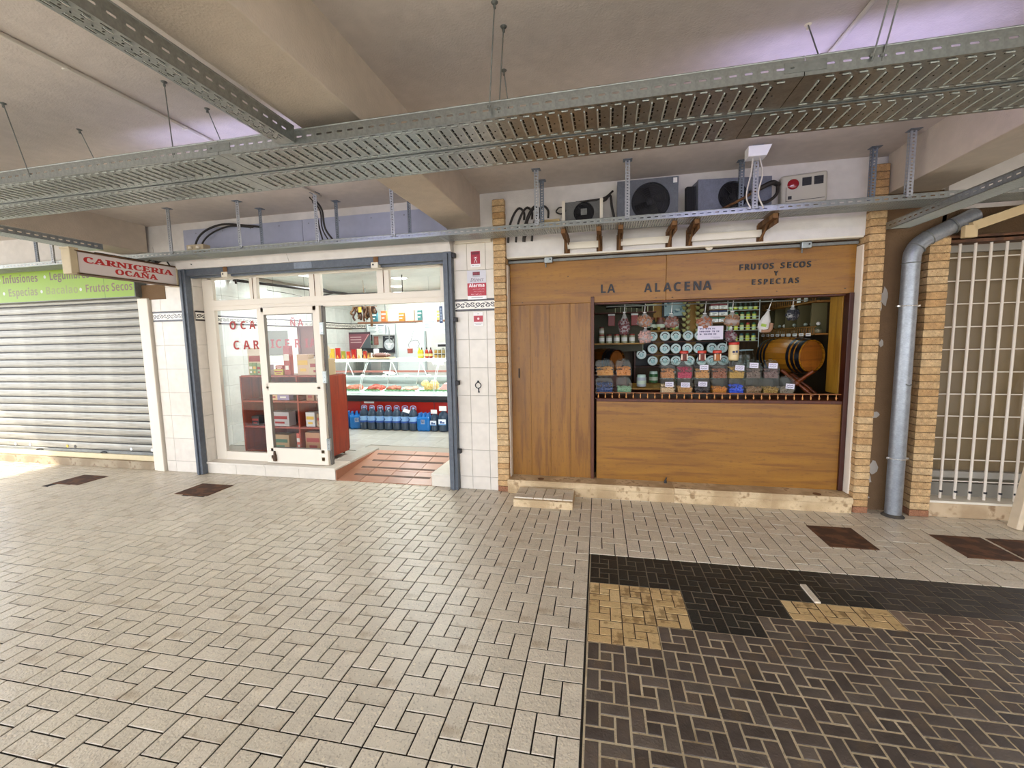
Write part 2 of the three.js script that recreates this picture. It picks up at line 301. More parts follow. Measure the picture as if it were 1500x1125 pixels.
// ---------------------------------------------------------------- cable trays, slotted hangers, rods
function plateModule(p, W, holes, t = 0.0015) {  // a perforated piece of tray floor: x along the run, z across, seen from below
  const g = extrude([[0, 0], [p, 0], [p, W], [0, W]], t, 0, holes);
  return g.rotateX(Math.PI / 2).translate(0, t, 0);   // shape y becomes z
}
const rect = (x0, y0, x1, y1) => [[x0, y0], [x0, y1], [x1, y1], [x1, y0]];
function trayBase(len, W, p, fine) {
  const holes = [];
  if (fine) { for (let k = 0; k < 2; k++) holes.push(rect(p * 0.35, W * (0.08 + 0.45 * k), p * 0.62, W * (0.47 + 0.45 * k))); }
  else {
    for (let k = 0; k < 4; k++) holes.push(rect(0.018, 0.052 + k * (W - 0.1) / 4, 0.026, 0.052 + (k + 0.8) * (W - 0.1) / 4));
    holes.push(rect(0.012, 0.012, 0.048, 0.018), rect(0.03, 0.032, 0.06, 0.038), rect(0.012, W - 0.018, 0.048, W - 0.012), rect(0.03, W - 0.038, 0.06, W - 0.032), rect(0.042, W / 2 - 0.005, 0.05, W / 2 + 0.005));
  }
  const one = plateModule(p, W, holes), out = [], ribs = [];
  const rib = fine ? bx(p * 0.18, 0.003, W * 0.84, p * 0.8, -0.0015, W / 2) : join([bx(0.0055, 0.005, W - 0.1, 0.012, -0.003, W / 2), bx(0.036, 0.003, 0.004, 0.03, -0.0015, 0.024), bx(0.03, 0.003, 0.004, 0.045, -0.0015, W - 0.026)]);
  const n = Math.floor((len - 0.08) / p), pad = (len - n * p) / 2;
  for (let i = 0; i < n; i++) { out.push(one.clone().translate(pad + i * p, 0, 0)); ribs.push(rib.clone().translate(pad + i * p, 0, 0)); }
  out.push(bx(pad, 0.0015, W, pad / 2, 0.00075, W / 2), bx(pad, 0.0015, W, len - pad / 2, 0.00075, W / 2));
  return [join(out), join(ribs)];
}
function flange(len, h, p = 0.0625) {  // upright side with a row of oblong holes and a folded lip
  const hole = []; const y = h * 0.5, a = Math.min(0.014, p * 0.22), r = 0.0045;
  hole.push([[p / 2 - a, y - r], [p / 2 - a - r * 0.7, y], [p / 2 - a, y + r], [p / 2 + a, y + r], [p / 2 + a + r * 0.7, y], [p / 2 + a, y - r]]);
  const one = extrude([[0, 0], [p, 0], [p, h], [0, h]], 0.0018, 0, hole), n = Math.floor(len / p), out = [];
  for (let i = 0; i < n; i++) out.push(one.clone().translate(i * p, 0, 0));
  out.push(bx(len - n * p + 1e-4, h, 0.0018, (len + n * p) / 2, h / 2, 0.0009), tube([[0, h, 0], [len, h, 0]], 0.0045, 8));
  return join(out);
}
function tray(label, W, h, lens, at, turn, fine) {  // x along the run, z = 0 the far side, z = W the near side
  const t = thing('cable_tray', label, 'cable tray', at, turn), cache = new Map();
  let x = 0;
  lens.forEach((len) => {
    if (!cache.has(len)) cache.set(len, [...trayBase(len - 0.004, W, fine ? 0.022 : 0.0625, fine), flange(len - 0.004, h), join([bx(0.16, h * 0.55, 0.002, 0, h * 0.5, W + 0.002), cy(0.008, 0.008, 0.006, -0.05, h * 0.5, W + 0.005, 8).clone()])]);
    const [b, ri, f, pl] = cache.get(len);
    const s = obj('tray_section', b, M.zinc, t, [x, 0, 0]);
    obj('lightened_slot_rims', ri, M.zincLitRim, s).userData.kind = 'stuff'; obj('side_flange', f, M.zinc, s, [0, 0, W - 0.001]); obj('side_flange', f, M.zinc, s, [0, 0, 0]);  // embossed rims, lightened in colour for the light they catch
    if (x > 0 && !fine) obj('splice_plate', pl, M.zincDark, s);
    x += len;
  });
  return t;
}
tray('grey perforated cable tray, front one of the two big trays crossing side by side', 0.27, 0.076, [3, 3, 3, 3], [-8.18, 2.782, 2.13], 0);
tray('grey perforated cable tray, rear one of the two big trays crossing side by side', 0.27, 0.076, [3, 3, 3, 3], [-8.3, 2.776, 1.852], 0);
tray('narrow grey cable tray running toward the viewer at upper left above the big trays', 0.1, 0.085, [2.8], [-1.775, 2.79, 5.2], Math.PI / 2, false);
tray('slim fine-slotted cable tray running along the wall just above both shop fronts', 0.26, 0.045, [3, 3, 3, 3, 3], [-10.6, 2.735, 0.2], 0, true);
tray('grey cable tray at right ending in front of the brick pilaster above the downpipe', 0.17, 0.055, [2.9], [2.405, 2.6, 2.96], Math.PI / 2, true);
tray('grey cable tray at far left leading to the near end of the red-lettered butcher sign', 0.2, 0.06, [2.6], [-5.62, 2.765, 3.4], Math.PI / 2, true);

function slotted(len) {  // L-shaped punched angle, hung from the ceiling
  const p = 0.05, w = 0.042, hole = [rect(0.014, 0.008, 0.028, 0.02), rect(0.014, 0.032, 0.028, 0.044)], one = extrude([[0, 0], [w, 0], [w, p], [0, p]], 0.002, 0, hole), out = [], n = Math.ceil(len / p);
  for (let i = 0; i < n; i++) out.push(one.clone().translate(0, -(i + 1) * p, 0), one.clone().rotateY(Math.PI / 2).translate(0.002, -(i + 1) * p, 0.002));
  return join(out);
}
{ // dark cables lying in the big trays, seen through the slots
  const c = mat(0x24221f, 0.7);
  [[2.13, 'front'], [1.852, 'rear']].forEach(([z, n]) => { const t = thing('cable_bundle', 'dark cables lying in the ' + n + ' big tray, seen through its slots', 'cables', [0, 2.786, z]); for (let k = 0; k < 5; k++) { const p = []; for (let i = 0; i < 12; i++) p.push([-8 + i * 1.09, 0.018, 0.035 + k * 0.05 + rnd(-0.008, 0.008)]); obj('cable', tube(p, 0.017, 6, 40), c, t); } });
}
const hang = slotted(0.5), hangW = mat(0xc5c8cc, 0.45, { map: T.zinc, metalness: 0.4 });
const hangers = [[-4.92, 0.47, 'white slotted angle hanger beside the stained junction box at left end of the blue-lit wall'], [-3.97, 0.47, 'front slotted angle hanger, second from left above the butcher shop'], [-3.94, 0.185, 'rear slotted angle hanger standing right of the second front one above the butcher shop'], [-3.0, 0.47, 'slotted angle hanger with dark cables dropping beside it above the butcher shop'], [-2.95, 0.185, 'rear slotted angle hanger just right of the cable drop above the butcher shop'], [-2.13, 0.47, 'front slotted angle hanger just left of the ceiling beam end'], [-2.08, 0.185, 'rear slotted angle hanger tucked against the ceiling beam end'], [-0.66, 0.47, 'front slotted angle hanger right of the looped black cables'], [-0.65, 0.185, 'rear slotted angle hanger beside the small yellowed box'], [0.16, 0.47, 'slotted angle hanger in front of the left edge of the larger fan unit'], [1.2, 0.47, 'white slotted angle hanger under the white plastic box in front of the tilted fan unit'], [1.17, 0.185, 'dark slotted angle hanger behind the white one at the tilted fan unit'], [2.31, 0.47, 'front slotted angle hanger before the right brick pilaster'], [2.2, 0.185, 'rear slotted angle hanger at the left edge of the right brick pilaster'], [-6.75, 0.47, 'front slotted angle hanger at far left above the green sign'], [-7.5, 0.185, 'rear slotted angle hanger at far left above the green sign']];
for (const [x, z, l] of hangers) { const o = thing('slotted_hanger', l, 'hanger', [x, CEIL, z], 0, 'slotted hangers of the slim tray'); obj('angle', hang, z > 0.3 ? hangW : M.greyBlue, o); obj('foot_plate', bx(0.08, 0.004, 0.07, 0.02, -0.002, 0), M.greyBlue, o); }
const rods = [[[-0.515, CEIL, 2.46], [-0.56, 2.8, 2.43], 'nearest thin rod holding the big tray, running up out of the picture'], [[-0.51, CEIL, 2.3], [-0.52, 2.8, 2.4], 'thin rod with a pair of screws at its top, leaning to the big tray'], [[-0.59, CEIL, 1.96], [-0.55, 2.8, 1.87], 'short thin rod behind the leaning one above the big tray'], [[0.998, CEIL, 1.94], [0.9, 2.8, 2.38], 'thin rod with a round white ceiling rose above the pale blue flange'], [[1.12, CEIL, 2.5], [1.06, 2.8, 2.41], 'left rod of the pair by the white conduit at upper right'], [[1.16, CEIL, 2.48], [1.1, 2.8, 2.4], 'right rod of the pair by the white conduit at upper right'], [[-3.78, CEIL, 2.42], [-3.66, 2.8, 2.4], 'longer thin ceiling rod at far left edge of the picture'], [[-3.72, CEIL, 2.05], [-3.7, 2.8, 1.87], 'shorter thin ceiling rod at far left behind the long one'], [[-2.58, CEIL, 2.35], [-2.5, 2.8, 2.4], 'thin ceiling rod left of the narrow crossing tray'], [[-2.6, CEIL, 2.05], [-2.55, 2.8, 1.87], 'thin ceiling rod hidden partly by the narrow crossing tray']];
for (const [a, b, l] of rods) { const o = thing('threaded_rod', l, 'rod', a, 0, 'threaded rods of the big trays'); const d = [b[0] - a[0], b[1] - a[1], b[2] - a[2]]; obj('rod', rod([0, 0, 0], d, 0.0032), M.zincDark, o); obj('ceiling_anchor', [lathe([[0, -0.01], [0.008, -0.009], [0.015, -0.003], [0.017, 0]], 14), cy(0.007, 0.007, 0.012, 0, -0.02, 0, 6)], a[0] > 0.9 && a[2] < 2 ? M.ivory : M.zincDark, o); obj('nut', cy(0.009, 0.009, 0.01, d[0], d[1] + 0.02, d[2], 6), M.zincDark, o); }
tag(obj('conduit', [tube([[-2.93, CEIL - 0.012, 4.2], [-2.96, CEIL - 0.012, 0.4]], 0.012, 10), ...[3.3, 2.6, 1.9, 1.2].map((z) => bx(0.04, 0.012, 0.018, -2.95, CEIL - 0.018, z))], M.white), 'white conduit clipped to the ceiling at upper left', 'conduit');
tag(obj('conduit', [tube([[1.26, CEIL - 0.014, 3.4], [1.19, CEIL - 0.014, 0.9]], 0.013, 10), ...[2.9, 2.2, 1.5].map((z) => bx(0.042, 0.012, 0.018, 1.2 + (z - 1.2) * 0.028, CEIL - 0.02, z))], M.white), 'white conduit clipped to the ceiling at upper right beside two rods', 'conduit');

// two long lamps lie on the big trays and light the ceiling and the upper wall; ceiling lamps light the arcade behind the viewer
function batten(x, y, z, len, col, power, up, label) {
  const o = thing('tube_lamp', label, 'lamp', [x, y, z]);
  obj('housing', rb(len, 0.04, 0.06, 0, 0.02, 0, 0.008), M.white, o);
  const e = mat(0xffffff, 0.4, { emissive: new THREE.Color(...col), emissiveIntensity: 1.5 });
  obj('tube', rod([-len / 2 + 0.03, up ? 0.055 : -0.012, 0], [len / 2 - 0.03, up ? 0.055 : -0.012, 0], 0.013, 12), e, o);
  const l = new THREE.RectAreaLight(new THREE.Color(...col), power, len - 0.06, 0.05);
  l.position.set(x, y + (up ? 0.075 : -0.03), z); l.lookAt(x, y + (up ? 0.9 : -3), z - (up ? 2.6 : 0)); scene.add(l);
}
batten(1.35, 2.87, 1.88, 1.3, [0.52, 0.5, 1], LAMP.tray, true, 'bluish tube lamp lying hidden on the rear big tray at right');
batten(-2.8, 2.87, 1.88, 1.3, [0.5, 0.52, 1], LAMP.tray * 0.8, true, 'bluish tube lamp lying hidden on the rear big tray at left');
for (const [x, z, c] of [[2.5, 4.35, [0.5, 0.92, 1]], [-3.6, 4.5, [0.86, 0.9, 1]]]) batten(x, CEIL - 0.05, z, 1.5, c, LAMP.arcade, false, x > 0 ? 'cool tube lamp on the arcade ceiling above the viewer at right' : 'whitish tube lamp on the arcade ceiling above the viewer at left');

// fan units, siren box and cables on the wall above the wooden front
function fanUnit(label, w, h, d, at, turn, fx, fr, body, tilt = 0) {
  const o = thing('condenser_unit', label, 'fan unit', at, turn); o.rotation.z = tilt;
  obj('casing', [span(-w / 2, w / 2, 0, h, -d, -0.03, 0.008), extrude([[-w / 2, 0], [w / 2, 0], [w / 2, h], [-w / 2, h]], 0.03, 0, [Array.from({ length: 28 }, (_, i) => [fx + fr * Math.cos(-i / 28 * 6.283), h / 2 + fr * Math.sin(-i / 28 * 6.283)])]).translate(0, 0, -0.03)], body, o);
  obj('fan_recess', uvm(new THREE.CircleGeometry(fr, 28).translate(fx, h / 2, -0.029)), M.black, o);
  const blades = []; for (let i = 0; i < 4; i++) blades.push(uvm(new THREE.PlaneGeometry(fr * 0.75, fr * 0.5).translate(fr * 0.45, 0, 0).rotateX(0.5).rotateZ(i * 1.571 + 0.3).translate(fx, h / 2, -0.016)));
  obj('fan', [...blades, cy(fr * 0.2, fr * 0.2, 0.016).rotateX(1.571).translate(fx, h / 2, -0.012)], M.darkMetal, o);
  const gr = []; for (let i = 1; i <= 9; i++) gr.push(uvm(new THREE.TorusGeometry(fr * i / 9, 0.0022, 4, 40).translate(fx, h / 2, 0.003)));
  for (let i = 0; i < 8; i++) gr.push(rod([fx + fr * 0.15 * Math.cos(i * 0.785), h / 2 + fr * 0.15 * Math.sin(i * 0.785), 0.005], [fx + fr * Math.cos(i * 0.785), h / 2 + fr * Math.sin(i * 0.785), 0.005], 0.0028, 5));
  obj('fan_guard', gr, M.black, o);
  return o;
}
const f1 = fanUnit('small grey condenser unit with dusty round fan, leftmost of the three', 0.37, 0.22, 0.12, [-0.24, 2.83, 0.12], 0, 0.02, 0.098, mat(0x6f6f6c, 0.6, { map: T.zinc }));
obj('motor_plate', bx(0.06, 0.06, 0.006, 0.02, 0.115, 0.008), M.zincDark, f1); for (const x of [-0.18, 0.19]) obj('side_rail', bx(0.03, 0.24, 0.02, x, 0.11, 0.012), M.ivory, f1);
const f2 = fanUnit('large grey condenser unit with big black fan, middle of the three', 0.56, 0.42, 0.14, [0.38, 2.78, 0.13], 0, 0.03, 0.175, mat(0x70747c, 0.55, { map: T.zinc }));
obj('white_tag', bx(0.035, 0.045, 0.004, 0.25, 0.385, 0.003), M.paper, f2);
const f3 = fanUnit('bluish condenser unit tilted forward with a pipe across it, rightmost of the three', 0.66, 0.32, 0.16, [1.15, 2.81, 0.15], 0.18, -0.02, 0.13, mat(0x7b8090, 0.5, { map: T.zinc }), 0.02);
obj('side_fins', Array.from({ length: 9 }, (_, i) => bx(0.004, 0.26, 0.06, -0.35 - i * 0.009, 0.14, -0.05)), M.darkMetal, f3);
obj('copper_pipe', tube([[-0.26, -0.02, 0.03], [0.05, 0.12, 0.05], [0.24, 0.22, 0.05], [0.33, 0.25, 0.02]], 0.013), M.rust, f3);
obj('insulated_hose', [tube([[0.1, 0.1, 0.04], [0.24, 0.07, 0.07], [0.34, 0.14, 0.06], [0.37, 0.24, 0.02]], 0.014), tube([[0.12, 0.17, 0.03], [0.22, 0.21, 0.05], [0.3, 0.24, 0.06], [0.38, 0.23, 0.02]], 0.022)], M.cable, f3);
{
  const a = thing('siren_box', 'grey alarm siren box with red lamp and two dark grilles above the wooden front', 'alarm box', [1.73, 2.87, 0.1], -0.12); a.rotation.z = 0.02;
  obj('case', rb(0.36, 0.26, 0.12, 0, 0.13, -0.05, 0.02, 3), mat(0xb8b2a4, 0.5), a);
  obj('lamp_lens', lathe([[0, 0.016], [0.03, 0.014], [0.044, 0.004], [0.046, 0]], 24).rotateX(1.571).translate(-0.085, 0.175, 0.01), phys(0x8f1220, 0.15, { clearcoat: 0.6 }), a);
  for (const x of [0.02, 0.11]) obj('sound_grille', [bx(0.07, 0.07, 0.006, x, 0.185, 0.01), ...Array.from({ length: 6 }, (_, i) => bx(0.07, 0.004, 0.004, x, 0.158 + i * 0.011, 0.014))], M.darkMetal, a);
  obj('trim_line', [bx(0.3, 0.004, 0.003, 0.01, 0.03, 0.01), bx(0.004, 0.13, 0.003, -0.14, 0.09, 0.01), bx(0.03, 0.03, 0.003, -0.11, 0.06, 0.01)], M.darkMetal, a);
}
// rusty brackets that carry the units, with an angle rail
for (const [x, s, l] of [[-0.4, -0.12, 'first rusty wall bracket from left under the small fan unit'], [-0.07, 0, 'second rusty wall bracket from left under the small fan unit'], [0.13, 0.12, 'rusty wall bracket under the left end of the big fan unit'], [0.6, 0.2, 'rusty wall bracket under the right end of the big fan unit'], [0.79, 0.22, 'rusty wall bracket under the left end of the tilted unit'], [1.42, 0.3, 'rusty wall bracket under the right end of the tilted unit']]) {
  const o = thing('wall_bracket', l, 'bracket', [x, 2.72, 0], 0, 'brackets of the fan units');
  obj('arm', [bx(0.045, 0.05, 0.5, 0, 0, 0.12), bx(0.006, 0.09, 0.5, 0.02, -0.02, 0.12)], M.rust, o); obj('wall_plate', bx(0.06, 0.16, 0.01, 0, -0.07, -0.014), M.rust, o); obj('brace', rod([0, -0.13, -0.01], [0, -0.02, 0.2], 0.012, 6), M.rust, o);
}
for (const [a, b, l] of [[-0.4, -0.07, 'flat steel rail joining the brackets of the small fan unit'], [0.13, 0.6, 'flat steel rail joining the brackets of the big fan unit'], [0.79, 1.42, 'flat steel rail joining the brackets of the tilted unit']]) tag(obj('bracket_rail', span(a, b, 2.615, 2.68, 0.02, 0.03), M.ivory), l, 'rail');
[[0, 'leftmost of the four looped black cable hoses by the left brick pilaster'], [1, 'second of the four looped black cable hoses by the left brick pilaster'], [2, 'third of the four looped black cable hoses by the left brick pilaster'], [3, 'rightmost of the four looped black cable hoses by the left brick pilaster']].forEach(([i, l]) => {
  const x = -1.02 + i * 0.085, w = 0.012 + (i === 2 ? 0.006 : 0);
  tag(obj('cable_hose', tube([[x, 2.72, 0.02], [x + 0.03, 2.88, 0.06], [x + 0.09, 3.02, 0.05], [x + 0.13, 3.07, 0.0], [x + 0.17, 3.03, -0.015], [x + 0.17, 2.95, -0.02]], w, 8), M.cable), l, 'cable', 'looped hoses by the pilaster');
});
tag(obj('cable', [tube([[-0.83, 2.75, 0.06], [-0.75, 2.86, 0.08], [-0.66, 2.88, 0.1]], 0.009), tube([[-0.41, 3.0, 0.13], [-0.47, 3.01, 0.1], [-0.5, 2.98, 0.08], [-0.45, 2.955, 0.08], [-0.4, 2.97, 0.13]], 0.008), tube([[-0.06, 3.03, 0.12], [-0.01, 3.05, 0.1], [0.03, 3.1, 0.08], [0.05, 2.98, 0.1], [0.08, 2.84, 0.1]], 0.012), tube([[-0.3, 3.05, 0.1], [-0.18, 3.045, 0.13], [-0.02, 3.07, 0.1], [0.06, 3.14, 0.06]], 0.01)], M.cable), 'black cable looping around the small fan unit', 'cable');
{ const o = thing('junction_box', 'yellowed square junction box behind the slim tray near the looped hoses', 'junction box', [-0.56, 2.8, 0.1]); obj('box', rb(0.2, 0.1, 0.06, 0, 0.05, 0, 0.008), mat(0xc2ab79, 0.5), o); obj('lid', rb(0.17, 0.07, 0.01, 0, 0.05, 0.033, 0.004), mat(0xb39c6c, 0.5), o); }
{ const o = thing('junction_box', 'stained cream junction box with two ivory cable glands at left end of the slim tray', 'junction box', [-4.7, 2.79, 0.3]); obj('box', rb(0.24, 0.085, 0.1, 0, 0.042, 0, 0.008), mat(0xb9a98c, 0.5), o); for (const x of [-0.05, 0.06]) obj('cable_gland', cy(0.02, 0.025, 0.03, x, 0.045, 0.06).rotateX(0), M.ivory, o); }
tag(obj('cable', [tube([[-5.05, 2.7, 0.1], [-4.95, 3.05, 0.05], [-4.7, 3.18, 0], [-4.3, 3.15, -0.02], [-4.1, 3.12, -0.03]], 0.012), tube([[-5.0, 2.7, 0.06], [-4.88, 3.0, 0.05], [-4.6, 3.15, 0], [-4.2, 3.12, 0]], 0.01)], M.cable), 'bundle of dark cables curling up the wall at left end of the blue-lit wall', 'cable');
tag(obj('cable', [tube([[-3.06, 3.2, 0.4], [-3.0, 3.12, 0.44], [-2.97, 2.95, 0.45], [-2.95, 2.78, 0.42]], 0.008), tube([[-3.04, 3.24, 0.42], [-2.93, 3.1, 0.44], [-2.9, 2.9, 0.44], [-2.82, 2.76, 0.4]], 0.01), tube([[-3.08, 3.24, 0.42], [-2.96, 3.1, 0.43], [-2.94, 2.9, 0.43], [-2.88, 2.76, 0.4]], 0.007)], M.cable), 'dark cables dropping beside a slotted hanger above the butcher shop', 'cable');
{ const o = thing('ceiling_box', 'white plastic box under the big tray above the slotted hanger', 'box', [1.2, 3.14, 0.5]); obj('body', extrude([[-0.075, 0], [0.055, 0], [0.09, 0.075], [-0.075, 0.075]], 0.1, 0.004), mat(0xf3f2f4, 0.4), o); for (const p of [[[-0.03, 0, 0.05], [-0.035, -0.1, 0.04], [-0.06, -0.3, 0.02], [-0.02, -0.38, 0]], [[0.02, 0, 0.05], [0.05, -0.12, 0.04], [0.03, -0.28, 0.02], [0.08, -0.39, 0]]]) obj('cable_tail', tube(p, 0.006), M.white, o); }

// ---------------------------------------------------------------- wooden shop front (right)
{
  const t = thing('fascia_board', 'long oak fascia board with black shop lettering above the wooden shop front', 'sign', [0, 0, -0.16]);
  obj('board', rb(1.63, 0.45, 0.05, -0.22, 2.3, 0.02, 0.004), M.oak, t); obj('board', uvm(rb(1.68, 0.45, 0.05, 0, 0, 0, 0.004), 0.6, 0.4).translate(1.437, 2.3, 0.02), M.oak, t);
  const word = (s, x0, x1, y, h) => { const n = s.length - 1; [...s].forEach((c, i) => { if (c !== ' ') obj('letter', letter(c, h, 0.012), M.black, t, [x0 + (x1 - x0) * (n ? i / n : 0), y, 0.045]); }); };
  word('LA', -0.03, 0.05, 2.17, 0.088); word('ALACENA', 0.42, 0.99, 2.16, 0.088);
  word('FRUTOS', 1.295, 1.565, 2.335, 0.056); word('SECOS', 1.66, 1.885, 2.335, 0.056); word('Y', 1.605, 1.605, 2.27, 0.042); word('ESPECIAS', 1.41, 1.79, 2.19, 0.052);
  for (const [x, y] of [[0.5, 2.1], [0.66, 2.1], [1.62, 2.12], [2.2, 2.12], [-0.9, 2.1], [-0.4, 2.36]]) obj('screw', cy(0.007, 0.007, 0.006, x, y, 0).rotateX(0).translate(0, 0, 0.045), M.darkMetal, t);
}
{ // dark shutter slot above the fascia
  const t = thing('shutter_housing', 'dark weathered roller shutter slot above the oak fascia board', 'shutter housing', [0, 0, 0]);
  obj('slot_board', span(-1.05, 2.28, 2.53, 2.578, -0.26, -0.1), mat(0x4a3d30, 0.85, { map: T.oak }), t); obj('bottom_bar', span(-1.04, 2.27, 2.52, 2.545, -0.1, -0.075), M.zincDark, t); obj('edge_strip', span(-1.04, 2.27, 2.562, 2.577, -0.09, 0.0), M.ivory, t);
}
for (const [x, l] of [[-0.6, 'small grey shutter lock box above the left part of the oak fascia'], [1.83, 'small grey shutter lock box above the right part of the oak fascia']]) { const o = thing('lock_box', l, 'lock', [x, 2.5, -0.06]); obj('case', rb(0.085, 0.06, 0.05, 0, 0.03, 0, 0.006), M.zinc, o); obj('key_hole', cy(0.009, 0.009, 0.004).rotateX(1.571).translate(0.02, 0.035, 0.026), M.black, o); obj('bolt', rod([-0.03, 0, 0], [-0.03, -0.04, 0], 0.007), M.zincDark, o); }
tag(obj('smoke_detector', lathe([[0, 0], [0.02, 0.002], [0.032, 0.012], [0.034, 0.022], [0, 0.024]].map(([a, b]) => [a, b]), 18).rotateX(0.8), M.ivory, scene, [0.98, 2.545, -0.06]), 'small round white disc under the slot above the fascia', 'sensor');
{ // door leaf of vertical boards
  const d = structGroup('door_1', [-0.6, 0.155, -0.14]);
  for (let i = 0; i < 4; i++) obj('board', uvm(rb(0.2195, 1.92, 0.035, 0, 0, 0, 0.003), i * 0.4, i * 0.7).translate(-0.33 + i * 0.22, 0.96, 0), M.oakV, d);
  obj('edge_post', span(0.44, 0.475, 0, 1.98, -0.02, 0.04, 0.004), mat(0x8a5c3a, 0.45, { map: T.oakV }), d);
  obj('handle', [rod([-0.35, 1.12, 0.03], [-0.35, 1.22, 0.03], 0.006), rod([-0.35, 1.12, 0], [-0.35, 1.12, 0.03], 0.005), rod([-0.35, 1.22, 0], [-0.35, 1.22, 0.03], 0.005)], M.black, d);
  obj('side_strip', span(-0.452, -0.44, 0.0, 1.95, 0, 0.02), M.greyBlue, d);
}
{
  const t = thing('counter_front', 'wide oak panel with horizontal grain below the serving window of the wooden shop front', 'counter', [1.08, 0.155, -0.15]);
  obj('panel', uvm(rb(2.36, 0.86, 0.04, 0, 0, 0, 0.004), 0.3, 0.2).translate(0, 0.43, 0), M.oak, t);
  obj('worktop', uvm(rb(2.4, 0.035, 0.62, 0, 0, 0, 0.006), 0.1, 0).translate(0.02, 0.875, -0.28), M.darkWood, t);
  obj('painted_base_shadow', span(-1.18, 1.18, -0.02, 0.002, -0.04, 0), M.black, t);  // black strip painted in as the shadow along the panel foot
  obj('corner_bead', span(1.18, 1.2, 0, 0.86, -0.03, 0.02), M.darkWood, t);
}
{ // baluster rail
  const t = thing('baluster_rail', 'little turned wooden gallery rail along the serving window counter', 'railing', [0, 1.05, -0.155]);
  obj('top_rail', rb(2.37, 0.012, 0.022, 1.07, 0.058, 0, 0.003), mat(0xb98a5c, 0.4, { map: T.oak }), t); obj('bottom_rail', rb(2.37, 0.012, 0.026, 1.07, -0.006, 0, 0.003), M.darkWood, t);
  const b = lathe([[0.002, 0], [0.0075, 0.002], [0.005, 0.008], [0.0095, 0.018], [0.007, 0.026], [0.0035, 0.032], [0.0045, 0.046], [0.007, 0.05], [0.007, 0.052]], 8), bm = mat(0xc98a4d, 0.35);
  for (let i = 0; i < 32; i++) obj('baluster', b, bm, t, [-0.08 + i * 0.0735, 0, 0]);
}
{ const w = structGroup('window_2', [0, 0, 0]); obj('jamb', span(2.235, 2.275, 0.16, 2.08, -0.2, -0.1, 0.004), mat(0x5d2c1a, 0.45, { map: T.oakV }), w); obj('outer_strip', [span(2.277, 2.293, 0.16, 2.5, -0.12, -0.02), span(-1.052, -1.04, 0.16, 2.5, -0.12, -0.02)], M.aluCream, w); obj('head', span(-0.12, 2.25, 2.06, 2.1, -0.3, -0.17), M.darkWood, w); }
{ // stone step in three lengths with a nosing
  const t = thing('door_step', 'long worn stone step under the wooden shop front', 'step', [0, 0, 0]);
  const prof = [[-0.34, 0], [0.065, 0], [0.068, 0.09], [0.085, 0.1], [0.088, 0.135], [0.075, 0.153], [-0.34, 0.156]];
  [[-1.06, 0.11], [0.114, 0.685], [0.691, 1.585], [1.589, 2.275]].forEach(([a, b], i) => obj('stone_slab', uvm(new THREE.ExtrudeGeometry(new THREE.Shape(prof.map((p) => new THREE.Vector2(-p[0], p[1]))), { depth: b - a, bevelEnabled: true, bevelThickness: 0.002, bevelSize: 0.002, bevelSegments: 1 }).rotateY(Math.PI / 2), i * 0.3, i * 0.5), M.stone, t, [a, 0, 0]));
  for (const [x, z] of [[-0.7, 0.0], [2.0, 0.02]]) obj('drain_ring', cy(0.035, 0.035, 0.004, x, 0.157, z), M.rust, t);
}
tag(obj('door_bolt', [cy(0.012, 0.016, 0.03, 0, 0.015, 0, 8), rod([0, 0.02, 0], [0.01, 0.06, 0], 0.007)], M.darkMetal, scene, [0.62, 0.157, -0.08]), 'small dark floor bolt standing on the stone step before the oak panel', 'bolt');
{ // paved block as a first step
  const t = thing('step_block', 'low extra step paved with pinwheel pavers in front of the door of the wooden shop', 'step', [-0.62, 0, 0.27]);
  obj('core', span(-0.3, 0.3, 0, 0.075, -0.18, 0.17), M.stone, t);
  const l = []; pavers(l, -0.3, -0.165, 0.3, 0.008, PALE, 0); pavers(l, 0, -0.165, 0.3, 0.008, PALE, 0);
  for (const p of l) obj('paver', p.g, p.m, t, [p.x, 0.09, p.z]);
}
// ---------------------------------------------------------------- white tiled pier with notices
function tiledWall(g, x0, x1, ys, xs, z, depth, ty) {  // ys, xs: joint positions
  for (let j = 0; j < ys.length - 1; j++) for (let i = 0; i < xs.length - 1; i++) {
    if (ys[j + 1] - ys[j] < 0.01 || (ty && Math.abs((ys[j] + ys[j + 1]) / 2 - ty) < 0.06)) continue;
    obj('tile', rb(xs[i + 1] - xs[i] - 0.003, ys[j + 1] - ys[j] - 0.003, depth, (xs[i] + xs[i + 1]) / 2, (ys[j] + ys[j + 1]) / 2, z, 0.002), M.tile, g);
  }
}
const borderTex = canvasTex(512, 256, (g, w, h) => {
  g.fillStyle = '#efe9dd'; g.fillRect(0, 0, w, h); g.fillStyle = '#2a1f22'; g.fillRect(0, 0, w, 40); g.fillRect(0, h - 40, w, 40);
  g.strokeStyle = '#2c2327'; g.lineWidth = 15; g.lineCap = 'round';
  for (let k = 0; k < 2; k++) { g.save(); g.scale(2, 1); g.translate(64 + k * 128, 128); if (k % 2) g.scale(1, -1);
    g.beginPath(); g.moveTo(-64, 58); g.bezierCurveTo(-20, 50, 0, 0, 30, -30); g.bezierCurveTo(52, -50, 66, -18, 44, -8); g.stroke();
    g.beginPath(); g.moveTo(-20, 24); g.bezierCurveTo(-60, 10, -56, -44, -20, -40); g.bezierCurveTo(2, -36, -4, -8, -22, -14); g.stroke();
    g.beginPath(); g.arc(34, 34, 17, 0, 5.2); g.stroke(); g.restore(); }
});
const borderMat = mat(0xffffff, 0.25, { map: borderTex });
function borderTile(w, h) { const g = new THREE.BoxGeometry(w, h, 0.012); return g.index ? g.toNonIndexed() : g; }
